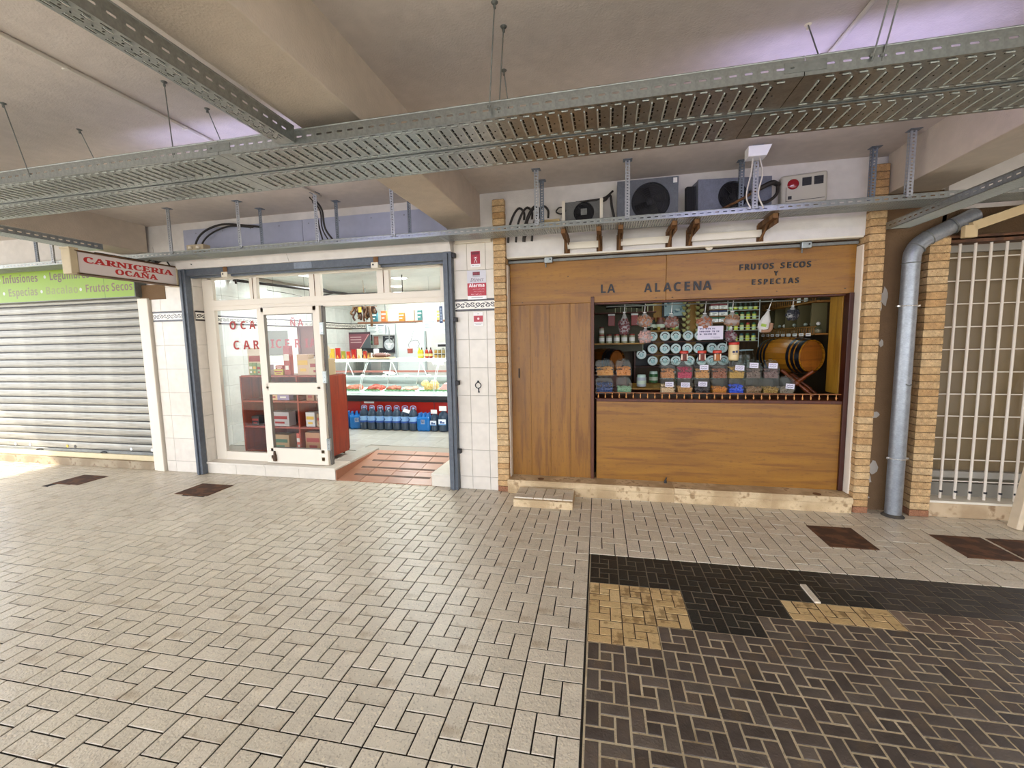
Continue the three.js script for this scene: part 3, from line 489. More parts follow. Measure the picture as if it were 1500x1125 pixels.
{
  const w = structGroup('wall_pier'); obj('grout', span(-1.64, -1.186, 0, 2.79, -0.2, 0.004), M.grout, w);
  const ys = [0, 0.15, 0.46, 0.772, 1.083, 1.395, 1.708, 2.02, 2.15, 2.46, 2.775], xs = [-1.635, -1.485, -1.275, -1.182];
  tiledWall(w, 0, 0, ys, xs, 0.008, 0.012, 2.085);
  for (let i = 0; i < 2; i++) obj('border_tile', borderTile(0.226, 0.127), borderMat, w, [-1.521 + i * 0.228, 2.085, 0.009]);
  obj('cornice', span(-1.6, -1.2, 2.74, 2.775, 0, 0.06, 0.006), M.ivory, w);
}
const print = (name, label, w, h, at, draw, W = 256) => { const o = thing(name, label, 'sign', at); obj('plate', bx(w, h, 0.003), M.paper, o); const g = new THREE.PlaneGeometry(w - 0.002, h - 0.002); g.translate(0, 0, 0.0022); obj('print', g, mat(0xffffff, 0.35, { map: canvasTex(W, Math.round(W * h / w), draw) }), o); return o; };
const txt = (g, s, x, y, px, col, font = 'sans-serif', w = '', al = 'center') => { g.fillStyle = col; g.font = (w ? w + ' ' : '') + px + 'px ' + font; g.textAlign = al; g.textBaseline = 'alphabetic'; g.fillText(s, x, y); };
print('alarm_sticker', 'small red sticker with a white signal figure, uppermost on the tiled pier', 0.11, 0.17, [-1.385, 2.575, 0.017], (g, w, h) => { g.fillStyle = '#f4efec'; g.fillRect(0, 0, w, h); g.fillStyle = '#a3182c'; g.fillRect(4, 4, w - 8, h * 0.8); g.strokeStyle = '#fff'; g.lineWidth = 9; g.beginPath(); g.arc(w / 2, h * 0.42, 34, 2.4, 3.9); g.stroke(); g.beginPath(); g.arc(w / 2, h * 0.42, 34, -0.8, 0.7); g.stroke(); g.beginPath(); g.moveTo(w * 0.36, h * 0.74); g.lineTo(w / 2, h * 0.5); g.lineTo(w * 0.64, h * 0.74); g.stroke(); g.fillStyle = '#fff'; g.beginPath(); g.arc(w / 2, h * 0.42, 14, 0, 7); g.fill(); g.fillStyle = '#6b1020'; g.fillRect(30, 26, w - 60, 60); g.fillStyle = '#777'; g.fillRect(30, h * 0.88, 60, 16); g.fillRect(110, h * 0.9, 110, 8); });
print('alarm_plaque', 'larger alarm plaque, grey above and red below with white lettering, on the tiled pier', 0.215, 0.31, [-1.378, 2.3, 0.018], (g, w, h) => {
  g.fillStyle = '#cfccd2'; g.fillRect(0, 0, w, h); g.fillStyle = '#5e1420'; g.fillRect(w * 0.3, h * 0.05, w * 0.38, h * 0.12); g.fillStyle = '#8f2436'; for (let i = 0; i < 3; i++) g.fillRect(w * (0.32 + 0.12 * i), h * 0.08, w * 0.1, h * 0.06); g.fillStyle = '#333'; g.fillRect(w * 0.3, h * 0.19, w * 0.38, 5);
  g.strokeStyle = '#3a1c2c'; g.lineWidth = 6; txt(g, 'Direct', w / 2, h * 0.38, 62, '#4b2137', 'serif', 'italic'); g.fillStyle = '#b2182c'; g.fillRect(0, h * 0.44, w, h * 0.44); txt(g, 'Alarma', w / 2, h * 0.575, 62, '#fff', 'sans-serif', 'bold'); g.strokeStyle = '#f3cfd0'; g.lineWidth = 7; for (const [y, x0, n, hh] of [[0.65, 0.3, 17, 9], [0.735, 0.34, 15, 9], [0.83, 0.2, 15, 15]]) { g.beginPath(); for (let i = 0; i < n; i++) { const x = w * x0 + i * w * 0.037; g.moveTo(x, h * y + hh * (((i * 7) % 5) / 5 - 0.4)); g.lineTo(x + 3, h * y - hh * (((i * 3) % 4) / 4 - 0.3)); } g.stroke(); } g.fillStyle = '#f4f2f0'; g.fillRect(0, h * 0.88, w, h * 0.12); g.fillStyle = '#777'; g.fillRect(w * 0.2, h * 0.93, w * 0.6, 6);
});
print('alarm_sticker', 'small white sticker with a red block, below the patterned border on the tiled pier', 0.11, 0.15, [-1.37, 1.93, 0.017], (g, w, h) => { g.fillStyle = '#ece7e4'; g.fillRect(0, 0, w, h); g.fillStyle = '#b01c30'; g.fillRect(4, h * 0.25, w - 8, h * 0.45); g.fillStyle = '#f3d9d9'; g.beginPath(); g.arc(w / 2, h * 0.47, 30, 0, 7); g.fill(); g.fillStyle = '#999'; g.fillRect(w * 0.4, h * 0.1, w * 0.2, 12); g.fillRect(20, h * 0.78, w - 40, 10); g.fillRect(50, h * 0.88, w - 100, 10); });
{ const o = thing('tie_ring', 'black iron ring with a hanging latch on the tiled pier', 'ring', [-1.39, 1.2, 0.018]); obj('ring', uvm(new THREE.TorusGeometry(0.032, 0.005, 8, 24).translate(0, 0, 0.008)), M.black, o); obj('staple', [rb(0.02, 0.025, 0.014, 0, 0.04, 0.006, 0.003), rb(0.012, 0.05, 0.01, 0.004, -0.055, 0.006, 0.003), rb(0.022, 0.012, 0.01, 0.006, -0.075, 0.006, 0.003)], M.black, o); }
// ---------------------------------------------------------------- butcher shop front (left)
{
  const t = thing('steel_surround', 'blue grey steel shutter frame around the butcher shop front', 'frame', [0, 0, 0]);
  for (const [x, l] of [[-5.245, 0], [-1.69, 1]]) { obj('post', [span(x - 0.05, x + 0.05, 0, 2.66, 0.002, 0.08, 0.006), span(x - 0.012, x + 0.012, 0, 2.64, 0.07, 0.1, 0.004)], M.bluePaint, t); }
  obj('header', [span(-5.25, -1.7, 2.575, 2.665, -0.06, 0.05, 0.006), span(-5.2, -1.74, 2.555, 2.58, -0.05, 0.0)], M.bluePaint, t);
  for (const y of [0.45, 1.23, 1.93, 2.62]) obj('hinge_lug', rb(0.04, 0.05, 0.05, -1.62, y, 0.05, 0.006), M.darkMetal, t);
  obj('joint_plate', bx(0.24, 0.07, 0.004, -3.5, 2.62, 0.053), M.greyBlue, t);
}
for (const [x, l] of [[-4.62, 'small grey lock box on the left of the blue header'], [-2.57, 'small white lock box on the right of the blue header']]) { const o = thing('lock_box', l, 'lock', [x, 2.54, 0.0]); obj('case', rb(0.09, 0.065, 0.1, 0, 0.03, 0.01, 0.008), M.ivory, o); obj('key_hole', cy(0.01, 0.01, 0.004).rotateX(1.571).translate(-0.015, 0.035, 0.061), M.black, o); obj('rust_tab', bx(0.06, 0.06, 0.004, 0.02, 0.09, 0.056), M.rust, o); }
{ const t = thing('cream_fascia', 'plain cream fascia panel with a crack between the blue header and the slim tray', 'panel', [0, 0, 0]); const sh = [[0, 2.66], [0.08, 2.66], [0.16, 2.81], [0, 2.81]]; const ge = (a, b) => uvm(new THREE.ExtrudeGeometry(new THREE.Shape(sh.map((p) => new THREE.Vector2(-p[0], p[1]))), { depth: b - a, bevelEnabled: false }).rotateY(Math.PI / 2).translate(a, 0, 0)); obj('panel', ge(-5.4, -3.66), M.wallWhite, t); obj('panel', ge(-3.655, -1.64), M.wallWhite, t); }
{ const w = structGroup('wall_cladding'); for (const [a, b] of [[-5.3, -3.55], [-3.545, -1.72]]) obj('sheet', span(a, b, 2.72, 3.17, -0.06, -0.045, 0.003), mat(0xb4bad2, 0.45, { map: T.plaster }), w); const r = []; for (let i = 0; i < 9; i++) r.push(lathe([[0, 0.004], [0.005, 0.003], [0.007, 0]], 8).rotateX(1.571).translate(-5.1 + i * 0.41, 3.12, -0.045)); obj('rivets', r, M.zincDark, w); }
{ // tiled pier left of the butcher shop and tiled return
  const w = structGroup('wall_pier'); obj('grout', [span(-5.86, -5.3, 0, 2.6, -0.2, 0.004), span(-5.3, -5.2, 0.0, 2.6, -0.34, 0.0)], M.grout, w);
  const ys = [0, 0.15, 0.46, 0.772, 1.083, 1.395, 1.708, 2.02, 2.15, 2.46, 2.6];
  tiledWall(w, 0, 0, ys, [-5.85, -5.7, -5.298], 0.008, 0.012, 2.085);
  obj('border_tile', borderTile(0.226, 0.127), borderMat, w, [-5.73, 2.085, 0.009]); obj('border_tile', borderTile(0.226, 0.127), borderMat, w, [-5.5, 2.085, 0.009]); obj('border_tile', borderTile(0.1, 0.127), borderMat, w, [-5.335, 2.085, 0.008]);
  for (let j = 1; j < ys.length - 1; j++) { if (Math.abs((ys[j] + ys[j + 1]) / 2 - 2.085) < 0.06) { const b = obj('border_tile', borderTile(0.3, 0.127), borderMat, w, [-5.19, 2.085, -0.17]); b.rotation.y = Math.PI / 2; continue; } obj('tile', rb(0.012, ys[j + 1] - ys[j] - 0.003, 0.318, -5.194, (ys[j] + ys[j + 1]) / 2, -0.165, 0.002), M.tile, w); }
}
{ // marble edged platform, ramp cut into it
  const t = structGroup('floor_platform'); const tl = [mat(0xcfcdc4, 0.25, { map: T.plaster }), mat(0xc8c7be, 0.25, { map: T.plaster }), mat(0xd5d3ca, 0.25, { map: T.plaster })], gs = [rb(0.327, 0.02, 0.327, 0, 0, 0, 0.002)];
  obj('slab', [span(-5.2, -3.27, 0, 0.125, -4.6, -0.012), span(-3.27, -2.0, 0, 0.125, -4.6, -0.98), span(-2.0, -1.7, 0, 0.125, -4.6, -0.012), span(-5.85, -5.2, 0, 0.125, -4.6, -0.3)], M.grout, t);
  for (let i = 0; i < 13; i++) for (let j = 0; j < 11; j++) { const x = -5.69 + i * 0.33, z = -4.4 + j * 0.33; if (x > -1.75 || z > -0.45 || (z > -1.12 && x > -3.4 && x < -1.85)) continue; obj('floor_tile', gs[0], pick(tl), t, [x, 0.125, z]); }
  for (const [a, b] of [[-5.2, -4.3], [-4.297, -3.27]]) obj('marble_tread', rb(b - a, 0.03, 0.34, (a + b) / 2, 0.14, -0.155, 0.006), M.marble, t);
  obj('marble_tread', rb(0.26, 0.03, 0.72, -3.4, 0.1395, -0.68, 0.004), tl[0], t); obj('marble_tread', rb(0.29, 0.03, 0.95, -1.855, 0.14, -0.46, 0.006), M.marble, t);
  for (const [a, b] of [[-5.2, -4.75], [-4.747, -4.3], [-4.297, -3.8], [-3.797, -3.28]]) obj('riser_tile', rb(b - a, 0.12, 0.012, (a + b) / 2, 0.062, -0.008, 0.002), M.marble, t);
  obj('riser_tile', rb(0.28, 0.12, 0.012, -1.855, 0.062, -0.006, 0.002), M.marble, t);
}
{ // ramp of terracotta tiles with dark grip strips
  const t = thing('ramp', 'terracotta tiled entrance ramp with dark grip strips into the butcher shop', 'ramp', [-3.27, 0, 0.0]);
  const tilt = Math.atan2(0.13, 0.98), R = new THREE.Group(); void R;
  obj('core', uvm(new THREE.ExtrudeGeometry(new THREE.Shape([[0, 0], [0.98, 0], [0.98, 0.125]].map((p) => new THREE.Vector2(...p))), { depth: 1.27, bevelEnabled: false }).rotateY(Math.PI / 2).translate(0, -0.004, 0)), M.grout, t);
  const ms = [0xb98467, 0xaf7a5f, 0xc18c70].map((c) => mat(c, 0.35, { map: T.plaster })), g0 = rb(0.311, 0.012, 0.325, 0, 0, 0, 0.002);
  for (let i = 0; i < 4; i++) for (let j = 0; j < 3; j++) { const o = obj('ramp_tile', g0, pick(ms), t, [0.16 + i * 0.3165, 0.022 + j * 0.0435 + 0.002, -0.165 - j * 0.327]); o.rotation.x = tilt; }
  [0.18, 0.4, 0.62, 0.84].forEach((z, i) => { const o = obj('grip_strip', bx(1.13 - (i === 3 ? 0.06 : 0.1), 0.004, 0.045), mat(0x7d6254, 0.8, { map: T.darkstone }), t, [0.66 - (i % 2) * 0.03, 0.008 + z * 0.1327, -z]); o.rotation.x = tilt; });
  obj('side_cheek', [uvm(new THREE.ExtrudeGeometry(new THREE.Shape([[0, 0], [0.98, 0.11], [0.98, 0.13], [0, 0.125]].map((p) => new THREE.Vector2(...p))), { depth: 0.008, bevelEnabled: false }).rotateY(Math.PI / 2).translate(0.001, 0, 0))], ms[1], t);
}
{ // glazed front: transom, fixed pane, folded door leaf
  const w = structGroup('window_1', [0, 0, -0.16]); const A = M.aluCream, f = (x0, x1, y0, y1, d = 0.05) => span(x0, x1, y0, y1, -d / 2, d / 2, 0.004);
  obj('frame', [f(-5.18, -5.02, 0.155, 2.6), f(-1.86, -1.72, 2.2, 2.6), f(-5.1, -1.75, 2.545, 2.6), f(-5.1, -1.75, 2.15, 2.28, 0.06), f(-5.1, -1.75, 2.2, 2.215, 0.075), f(-5.02, -4.2, 0.155, 0.27), f(-4.45, -4.34, 2.2, 2.57), f(-3.58, -3.42, 2.2, 2.57), f(-2.66, -2.5, 2.2, 2.57)], A, w);
  obj('mullion_groove', [span(-4.4, -4.392, 2.28, 2.545, 0.025, 0.028), span(-3.505, -3.497, 2.28, 2.545, 0.025, 0.028), span(-2.575, -2.567, 2.28, 2.545, 0.025, 0.028)], M.rust, w);
  for (const [a, b, c, d] of [[-5.02, -4.45, 2.28, 2.545], [-4.34, -3.58, 2.28, 2.545], [-3.42, -2.66, 2.28, 2.545], [-2.5, -1.86, 2.28, 2.545], [-5.02, -4.3, 0.27, 2.15]]) obj('pane', uvm(new THREE.PlaneGeometry(b - a, d - c).translate((a + b) / 2, (c + d) / 2, 0)), M.glass, w);
  const R = mat(0xa8281f, 0.5), put = (s, xs, y, h) => xs.forEach((x, i) => obj('letter', letter(s[i], h, 0.003), R, w, [x, y, 0.012]));
  put('OCA', [-4.76, -4.6, -4.46], 1.9, 0.105); put('CARN', [-4.73, -4.57, -4.42, -4.28], 1.64, 0.115);
}
{
  const d = structGroup('door_2', [-3.86, 0.16, -0.1]); const f = (x0, x1, y0, y1, t = 0.045) => span(x0, x1, y0, y1, -t / 2, t / 2, 0.005), A = M.aluCream;
  obj('door_leaf', [f(-0.46, -0.355, 0, 2.0), f(0.345, 0.44, 0, 2.0), f(-0.4, 0.4, 1.91, 2.0), f(-0.4, 0.4, 0.9, 1.05), f(-0.4, 0.4, 0, 0.2)], A, d);
  for (const [a, b] of [[1.05, 1.91], [0.2, 0.9]]) { obj('pane', uvm(new THREE.PlaneGeometry(0.7, b - a).translate(0, (a + b) / 2, 0)), M.glass, d); obj('gasket', [f(-0.358, -0.352, a, b, 0.048), f(0.342, 0.348, a, b, 0.048), f(-0.35, 0.35, a, a + 0.006, 0.048), f(-0.35, 0.35, b - 0.006, b, 0.048)], mat(0x8d867c, 0.6), d); }
  obj('second_leaf', [span(0.44, 0.465, 0, 2.0, -0.07, -0.02, 0.004)], mat(0x6b6660, 0.5), d);
  for (const y of [0.27, 1.12, 1.72]) obj('hinge', [rb(0.05, 0.15, 0.03, 0.458, y, 0.01, 0.004), ...[-0.05, 0, 0.05].map((k) => cy(0.007, 0.007, 0.006).rotateX(1.571).translate(0.458, y + k, 0.027))], M.zinc, d);
  obj('lock', [rb(0.05, 0.09, 0.03, -0.335, 0.07, 0.035, 0.012), cy(0.012, 0.018, 0.05, -0.335, 0.135, 0.035, 8)], mat(0x4a3423, 0.5, { metalness: 0.4 }), d);
  const R = mat(0xa8281f, 0.5), put = (s, xs, y, h) => xs.forEach((x, i) => obj('letter', letter(s[i], h, 0.003), R, d, [x, y, -0.03]));
  put('ICERIA', [-0.3, -0.21, -0.08, 0.07, 0.2, 0.29], 1.49, 0.11); put('ÑA', [0.02, 0.13], 1.76, 0.085);
}
// ---------------------------------------------------------------- shuttered shop at far left
{
  const t = thing('roller_shutter', 'closed grey roller shutter of horizontal slats under the green sign', 'shutter', [-7.9, 0, -0.07]);
  const n = 20, p = 0.1095, gs = [uvm(new THREE.ExtrudeGeometry(new THREE.Shape([[0, 0], [0.012, 0.006], [0.017, 0.03], [0.017, 0.07], [0.012, 0.094], [0.0, 0.1]].map((q) => new THREE.Vector2(-q[0], q[1]))), { depth: 3.72, bevelEnabled: false }).rotateY(Math.PI / 2).translate(-1.86, 0, 0))], sm = [0xa7a59c, 0xa19f96, 0xacaaa1].map((c) => mat(c, 0.42, { map: T.steel, metalness: 0.35 }));
  obj('curtain_back', span(-1.86, 1.86, 0.2, 2.45, -0.03, -0.004), M.black, t);
  for (let i = 0; i < n; i++) obj('slat', gs[0], pick(sm), t, [0, 0.23 + i * p, rnd(-0.002, 0.002)]);
  obj('bottom_bar', rb(3.72, 0.045, 0.05, 0, 0.205, 0, 0.006), M.zincDark, t);
  for (const [x, m] of [[-0.9, M.paper], [-0.6, M.paper], [0.15, mat(0xd2b43a, 0.5)], [0.3, M.black], [1.35, M.paper], [1.72, M.paper]]) obj('sticker', cy(0.022, 0.022, 0.004).rotateX(1.571).translate(x, 0.262, 0.018), m, t);
}
{ const w = structGroup('trim_1'); obj('sill', span(-9.8, -6.06, 0, 0.11, -0.25, 0.02, 0.006), mat(0xb2aca2, 0.7, { map: T.stone }), w); obj('threshold', span(-9.8, -6.06, 0.11, 0.185, -0.25, -0.02, 0.008), mat(0xe5d6ae, 0.45, { map: T.plaster }), w); for (const x of [-8.3, -7.05]) obj('pull', tube([[x - 0.06, 0.19, -0.04], [x, 0.21, -0.03], [x + 0.06, 0.2, -0.04]], 0.008), M.darkMetal, w); }
{ const w = structGroup('trim_2'); obj('post', [span(-6.06, -5.99, 0, 2.33, -0.1, 0.03, 0.005), span(-5.985, -5.87, 0, 2.33, -0.1, 0.05, 0.01)], M.aluCream, w); obj('lintel_plate', span(-6.02, -5.6, 2.31, 2.5, -0.1, 0.02), M.brown, w); }
{
  const t = thing('shop_sign', 'lime green sign with faded purple product names above the roller shutter', 'sign', [-7.86, 2.575, 0.03]);
  obj('box', rb(3.76, 0.46, 0.14, 0, 0, 0, 0.006), M.zincDark, t);
  const g = new THREE.PlaneGeometry(3.74, 0.44); g.translate(0, 0, 0.072);
  obj('face', g, phys(0xc9c9c9, 0.45, { map: canvasTex(2040, 240, (c, w, h) => {
    c.fillStyle = '#a9d126'; c.fillRect(0, 0, w, h); const X = (x) => (x + 9.73) / 3.74 * w;
    const word = (s, x0, x1, y, a, col) => { c.globalAlpha = a; c.save(); c.font = 'bold 78px sans-serif'; c.textAlign = 'left'; const m = c.measureText(s).width; c.translate(X(x0), y); c.scale((X(x1) - X(x0)) / m, 1); c.fillStyle = col; c.fillText(s, 0, 0); c.restore(); c.globalAlpha = 1; };
    word('Infusiones', -8.33, -7.65, 96, 0.85, '#7a4a55'); word('Legumbres', -7.44, -6.72, 92, 0.85, '#7a4a55'); word('Especias', -8.25, -7.68, 196, 0.65, '#8c6b62'); word('Bacalao', -7.54, -6.94, 196, 0.5, '#9a8a72'); word('Frutos Secos', -6.82, -6.01, 196, 0.75, '#8d5560');
    c.fillStyle = '#f2f4e4'; for (const [x, y] of [[-8.39, 70], [-7.52, 66], [-8.33, 172], [-7.61, 172], [-6.9, 172]]) { c.beginPath(); c.arc(X(x), y, 12, 0, 7); c.fill(); }
    c.fillStyle = '#5c7a1a'; c.fillRect(X(-6.49), 0, 3, h);
  }) }), t);
}
{ // projecting lit-box sign of the butcher, seen from its right side
  const t = thing('projecting_sign', 'white box sign with red butcher lettering projecting over the white post', 'sign', [-5.36, 2.575, 0.6]);
  obj('box', rb(0.1, 0.215, 1.06, 0, 0, 0, 0.006), mat(0xd9cdc4, 0.5, { map: T.plaster }), t);
  for (const z of [0.56, -0.54]) obj('end_cap', [rb(0.12, 0.25, 0.07, 0, 0, z, 0.008), bx(0.13, 0.02, 0.08, 0, 0.13, z)], mat(0xd3c3a2, 0.5, { map: T.plaster }), t);
  obj('edge_rail', [bx(0.12, 0.015, 1.1, 0, 0.115, 0), bx(0.12, 0.012, 1.1, 0, -0.115, 0)], mat(0xbda88a, 0.6, { map: T.rust }), t);
  const g = new THREE.PlaneGeometry(1.04, 0.205); g.rotateY(Math.PI / 2).translate(0.0515, 0, 0);
  obj('face', g, mat(0xffffff, 0.4, { map: canvasTex(1040, 205, (c, w, h) => {
    c.fillStyle = '#dccfc8'; c.fillRect(0, 0, w, h); const word = (s, x0, x1, y, px) => { c.save(); c.font = 'bold ' + px + 'px serif'; const m = c.measureText(s).width; c.translate(x0, y); c.scale((x1 - x0) / m, 1); c.fillStyle = '#bb231f'; c.strokeStyle = '#bb231f'; c.lineWidth = 4; c.fillText(s, 0, 0); c.strokeText(s, 0, 0); c.restore(); };
    word('CARNICERIA', 40, 985, 98, 82); word('OCAÑA', 330, 790, 178, 78);
  }) }), t);
  obj('top_wires', [tube([[0, 0.12, -0.2], [0.02, 0.17, -0.26], [0, 0.14, -0.32], [0.03, 0.18, -0.4], [0, 0.13, -0.48]], 0.009), rb(0.05, 0.04, 0.05, 0, 0.14, -0.3, 0.006), bx(0.02, 0.012, 0.5, 0.03, 0.128, 0.1)], M.cable, t);
}
// ---------------------------------------------------------------- right end: downpipe, barred window
{
  const t = thing('downpipe', 'thick galvanised downpipe with an elbow at top between two brick pilasters', 'pipe', [2.645, 0, 0.06]);
  obj('pipe', cy(0.063, 0.063, 2.34, -0.03, 1.17, 0, 32).applyMatrix4(new THREE.Matrix4().makeShear(0, 0, 0, 0, 0, 0)), M.steel, t);
  const c = new THREE.CatmullRomCurve3([V(-0.03, 2.32, 0), V(-0.025, 2.38, 0), V(0.0, 2.44, 0), V(0.05, 2.49, 0), V(0.1, 2.52, 0), V(0.42, 2.68, -0.02)], false, 'centripetal');
  obj('elbow', uvm(new THREE.TubeGeometry(c, 40, 0.064, 28)), M.steel, t);
  const ring = (x, y, a, r = 0.067) => uvm(new THREE.TorusGeometry(r, 0.0045, 6, 32).rotateX(1.571).rotateZ(a).translate(x, y, 0));
  obj('seam_ring', [ring(-0.03, 2.3, 0, 0.064), ring(0.0, 2.43, -0.6, 0.065), ring(0.08, 2.51, -1.0, 0.065), ring(0.25, 2.595, -1.1, 0.065)], M.zincDark, t);
  for (const y of [0.55, 1.93]) obj('pipe_clamp', [ring(-0.03, y, 0, 0.069), rb(0.025, 0.02, 0.03, -0.105, y, 0, 0.004), rb(0.025, 0.02, 0.03, 0.045, y, 0, 0.004)], phys(0xd8d6d2, 0.18, { metalness: 0.9 }), t);
  obj('hook', tube([[-0.04, 1.24, 0.065], [-0.02, 1.225, 0.075], [0.0, 1.235, 0.07]], 0.005), M.zincDark, t);
  obj('base_mortar', lathe([[0.088, 0], [0.076, 0.012], [0.065, 0.025]], 18).translate(-0.03, 0, 0), mat(0x57514a, 0.95, { map: T.darkstone }), t);
}
{
  const w = structGroup('window_3', [0, 0, 0]); obj('back_board', span(2.85, 5.4, 0, 2.6, -0.5, -0.4), M.brown, w);
  obj('curb', span(2.905, 5.2, 0, 0.135, -0.2, 0.02, 0.006), mat(0xd7cbbd, 0.7, { map: T.stone }), w); obj('sill', span(2.905, 5.2, 0.135, 0.155, -0.2, 0.025), M.ivory, w);
  obj('head_rail', [span(2.905, 5.2, 2.46, 2.485, -0.1, 0.03), span(2.905, 5.2, 2.5, 2.52, -0.1, 0.03)], mat(0xb99a84, 0.7, { map: T.rust }), w);
  obj('frame', [span(2.91, 2.95, 0.155, 2.46, -0.16, -0.12), span(2.91, 5.2, 0.34, 0.4, -0.16, -0.11), span(2.91, 5.2, 2.4, 2.46, -0.16, -0.12)], mat(0x9d978b, 0.6), w);
  for (let i = 0; i < 4; i++) obj('blind_panel', uvm(rb(0.52, 2.05, 0.02, 0, 0, 0, 0.003), i * 0.5, i).translate(3.21 + i * 0.53, 1.42, -0.2), mat([0x7d6a47, 0x836f4b, 0x776543, 0x7d6a47][i], 0.5, { map: T.plaster }), w);
  for (const [y, c] of [[0.25, 0xa7a49a], [0.19, 0x8a867c]]) obj('lower_board', span(2.92, 5.2, y - 0.05, y + 0.09, -0.2, -0.15 - (y - 0.2)), mat(c, 0.6, { map: T.plaster }), w);
  obj('pane', uvm(new THREE.PlaneGeometry(2.26, 2.02).translate(4.07, 1.42, -0.14)), M.glass, w);
  const bm = mat(0xdcd0c0, 0.5);
  for (let i = 0; i < 16; i++) obj('upright_bar', rod([3.035 + i * 0.1125, 0.16, -0.04], [3.03 + i * 0.1125, 2.46, -0.04], 0.011, 10), bm, w);
  for (let j = 0; j < 11; j++) obj('cross_bar', rod([2.91, 0.325 + j * 0.2018, -0.052], [4.95, 0.325 + j * 0.2018, -0.052], 0.0055, 8), bm, w);
  obj('bar_foot', Array.from({ length: 10 }, (_, i) => cy(0.013, 0.013, 0.016, 3.035 + i * 0.1125, 0.23, -0.03, 8)), M.darkMetal, w);
}
{ const t = thing('plank', 'pale wooden plank leaning at right edge against the barred window curb', 'plank', [3.44, 0, 0.19]); const b = obj('board', rb(0.045, 1.5, 0.09, 0, 0.75, 0, 0.004), mat(0xead8bb, 0.6, { map: T.plaster }), t); b.rotation.z = -0.22; b.rotation.x = -0.1; }
{ const t = thing('timber', 'pale timber batten above the barred window at upper right', 'timber', [3.0, 2.55, 0.12]); const b = obj('beam', rb(1.3, 0.075, 0.05, 0.65, 0.02, 0, 0.004), M.wood, t); b.rotation.z = 0.33; obj('block', rb(0.09, 0.1, 0.05, -0.02, -0.02, 0, 0.004), M.wood, t); }
struct('lintel', [span(2.9, 5.2, 2.52, 2.75, -0.2, -0.02)], M.brown);
tag(obj('sticker', bx(0.07, 0.035, 0.002), M.paper, scene, [2.985, 2.24, -0.136]), 'small white torn sticker inside the barred window at its upper left', 'sticker');
// floor covers
[['rusty square inspection cover in the pale paving before the right brick pilaster', 'metal'], ['left of the two rusty inspection covers before the barred window', 'metal'], ['right of the two rusty inspection covers before the barred window', 'metal'], ['brown inspection cover in the paving before the butcher shop step', 'metal'], ['brown inspection cover in the paving before the roller shutter', 'metal']].forEach(([l], i) => {
  const [x0, x1, z0, z1] = HATCHES[i], t = thing('inspection_cover', l, 'cover', [(x0 + x1) / 2, 0, (z0 + z1) / 2], 0.0157), a = (x1 - x0) / 2, b = (z1 - z0) / 2, rm = mat(0xb89a80, 0.85, { map: T.rust });
  obj('plate', rb(a * 2 - 0.01, 0.016, b * 2 - 0.01, 0, -0.0025, 0, 0.003), rm, t); obj('frame', [span(-a, a, -0.015, 0.004, -b, -b + 0.008), span(-a, a, -0.015, 0.004, b - 0.008, b), span(-a, -a + 0.008, -0.015, 0.004, -b, b), span(a - 0.008, a, -0.015, 0.004, -b, b)], rm, t);
  obj('lifting_slot', [bx(0.05, 0.003, 0.012, -0.01, 0.003, 0.02), bx(0.05, 0.003, 0.012, -0.01, 0.003, -0.005)], M.black, t);
});
{ const o = obj('tile_strip', rb(0.036, 0.012, 0.2, 0, 0.004, 0, 0.002), PALE[2], scene, [1.31, 0.002, 1.57]); o.rotation.y = 0.02; tag(o, 'narrow pale strip lying across the black pavers', 'tile strip'); }

// ---------------------------------------------------------------- inside the butcher shop
const deliWall = mat(0xe9edeb, 0.35, { map: T.plaster });
struct('ceiling', span(-5.9, -1.65, 2.84, 2.98, -4.6, -0.2), deliWall);
{ // tiled side and rear walls
  const w = structGroup('wall_left'); obj('plaster', span(-5.83, -5.8, 0.12, 2.9, -4.5, -0.36), M.grout, w);
  const ms = [0, 1].map((k) => mat(k ? 0xe6ebe9 : 0xedf1ef, 0.2, { map: T.plaster })), g1 = rb(0.012, 0.312, 0.312, 0, 0, 0, 0.002);
  for (let j = 0; j < 8; j++) for (let i = 0; i < 13; i++) { const y = 0.28 + j * 0.315 + (j > 5 ? 0.135 : 0); if (y < 2.8) obj('tile', g1, pick(ms), w, [-5.796, y, -0.53 - i * 0.315]); }
  for (let i = 0; i < 17; i++) { const b = obj('border_tile', borderTile(0.243, 0.13), borderMat, w, [-5.796, 2.09, -0.5 - i * 0.245]); b.rotation.y = Math.PI / 2; }
}
{
  const w = structGroup('wall_rear'); obj('plaster', span(-5.9, -1.65, 0.12, 2.9, -4.6, -4.43), deliWall, w);
  const ms = [0xe4eae8, 0xecf0ee].map((c) => mat(c, 0.22, { map: T.plaster })), g1 = rb(0.312, 0.312, 0.012, 0, 0, 0, 0.002);
  for (let j = 3; j < 8; j++) for (let i = 0; i < 5; i++) { const y = 0.28 + j * 0.315 + (j > 5 ? 0.135 : 0); if (y < 2.8) obj('tile', g1, pick(ms), w, [-5.63 + i * 0.315, y, -4.427]); }
  obj('border_tile', borderTile(0.243, 0.13), borderMat, w, [-5.66, 2.09, -4.425]); obj('border_tile', borderTile(0.243, 0.13), borderMat, w, [-5.42, 2.09, -4.425]);
  obj('door_frame', [span(-4.72, -4.66, 0.12, 2.12, -4.44, -4.38), span(-3.98, -3.94, 0.12, 2.12, -4.44, -4.4), span(-5.4, -5.34, 0.12, 2.12, -4.44, -4.39)], mat(0xa9b2b3, 0.4), w);
  obj('cold_room_door', span(-4.62, -3.98, 0.14, 2.1, -4.44, -4.4, 0.01), mat(0xd7dedd, 0.3), w);
}
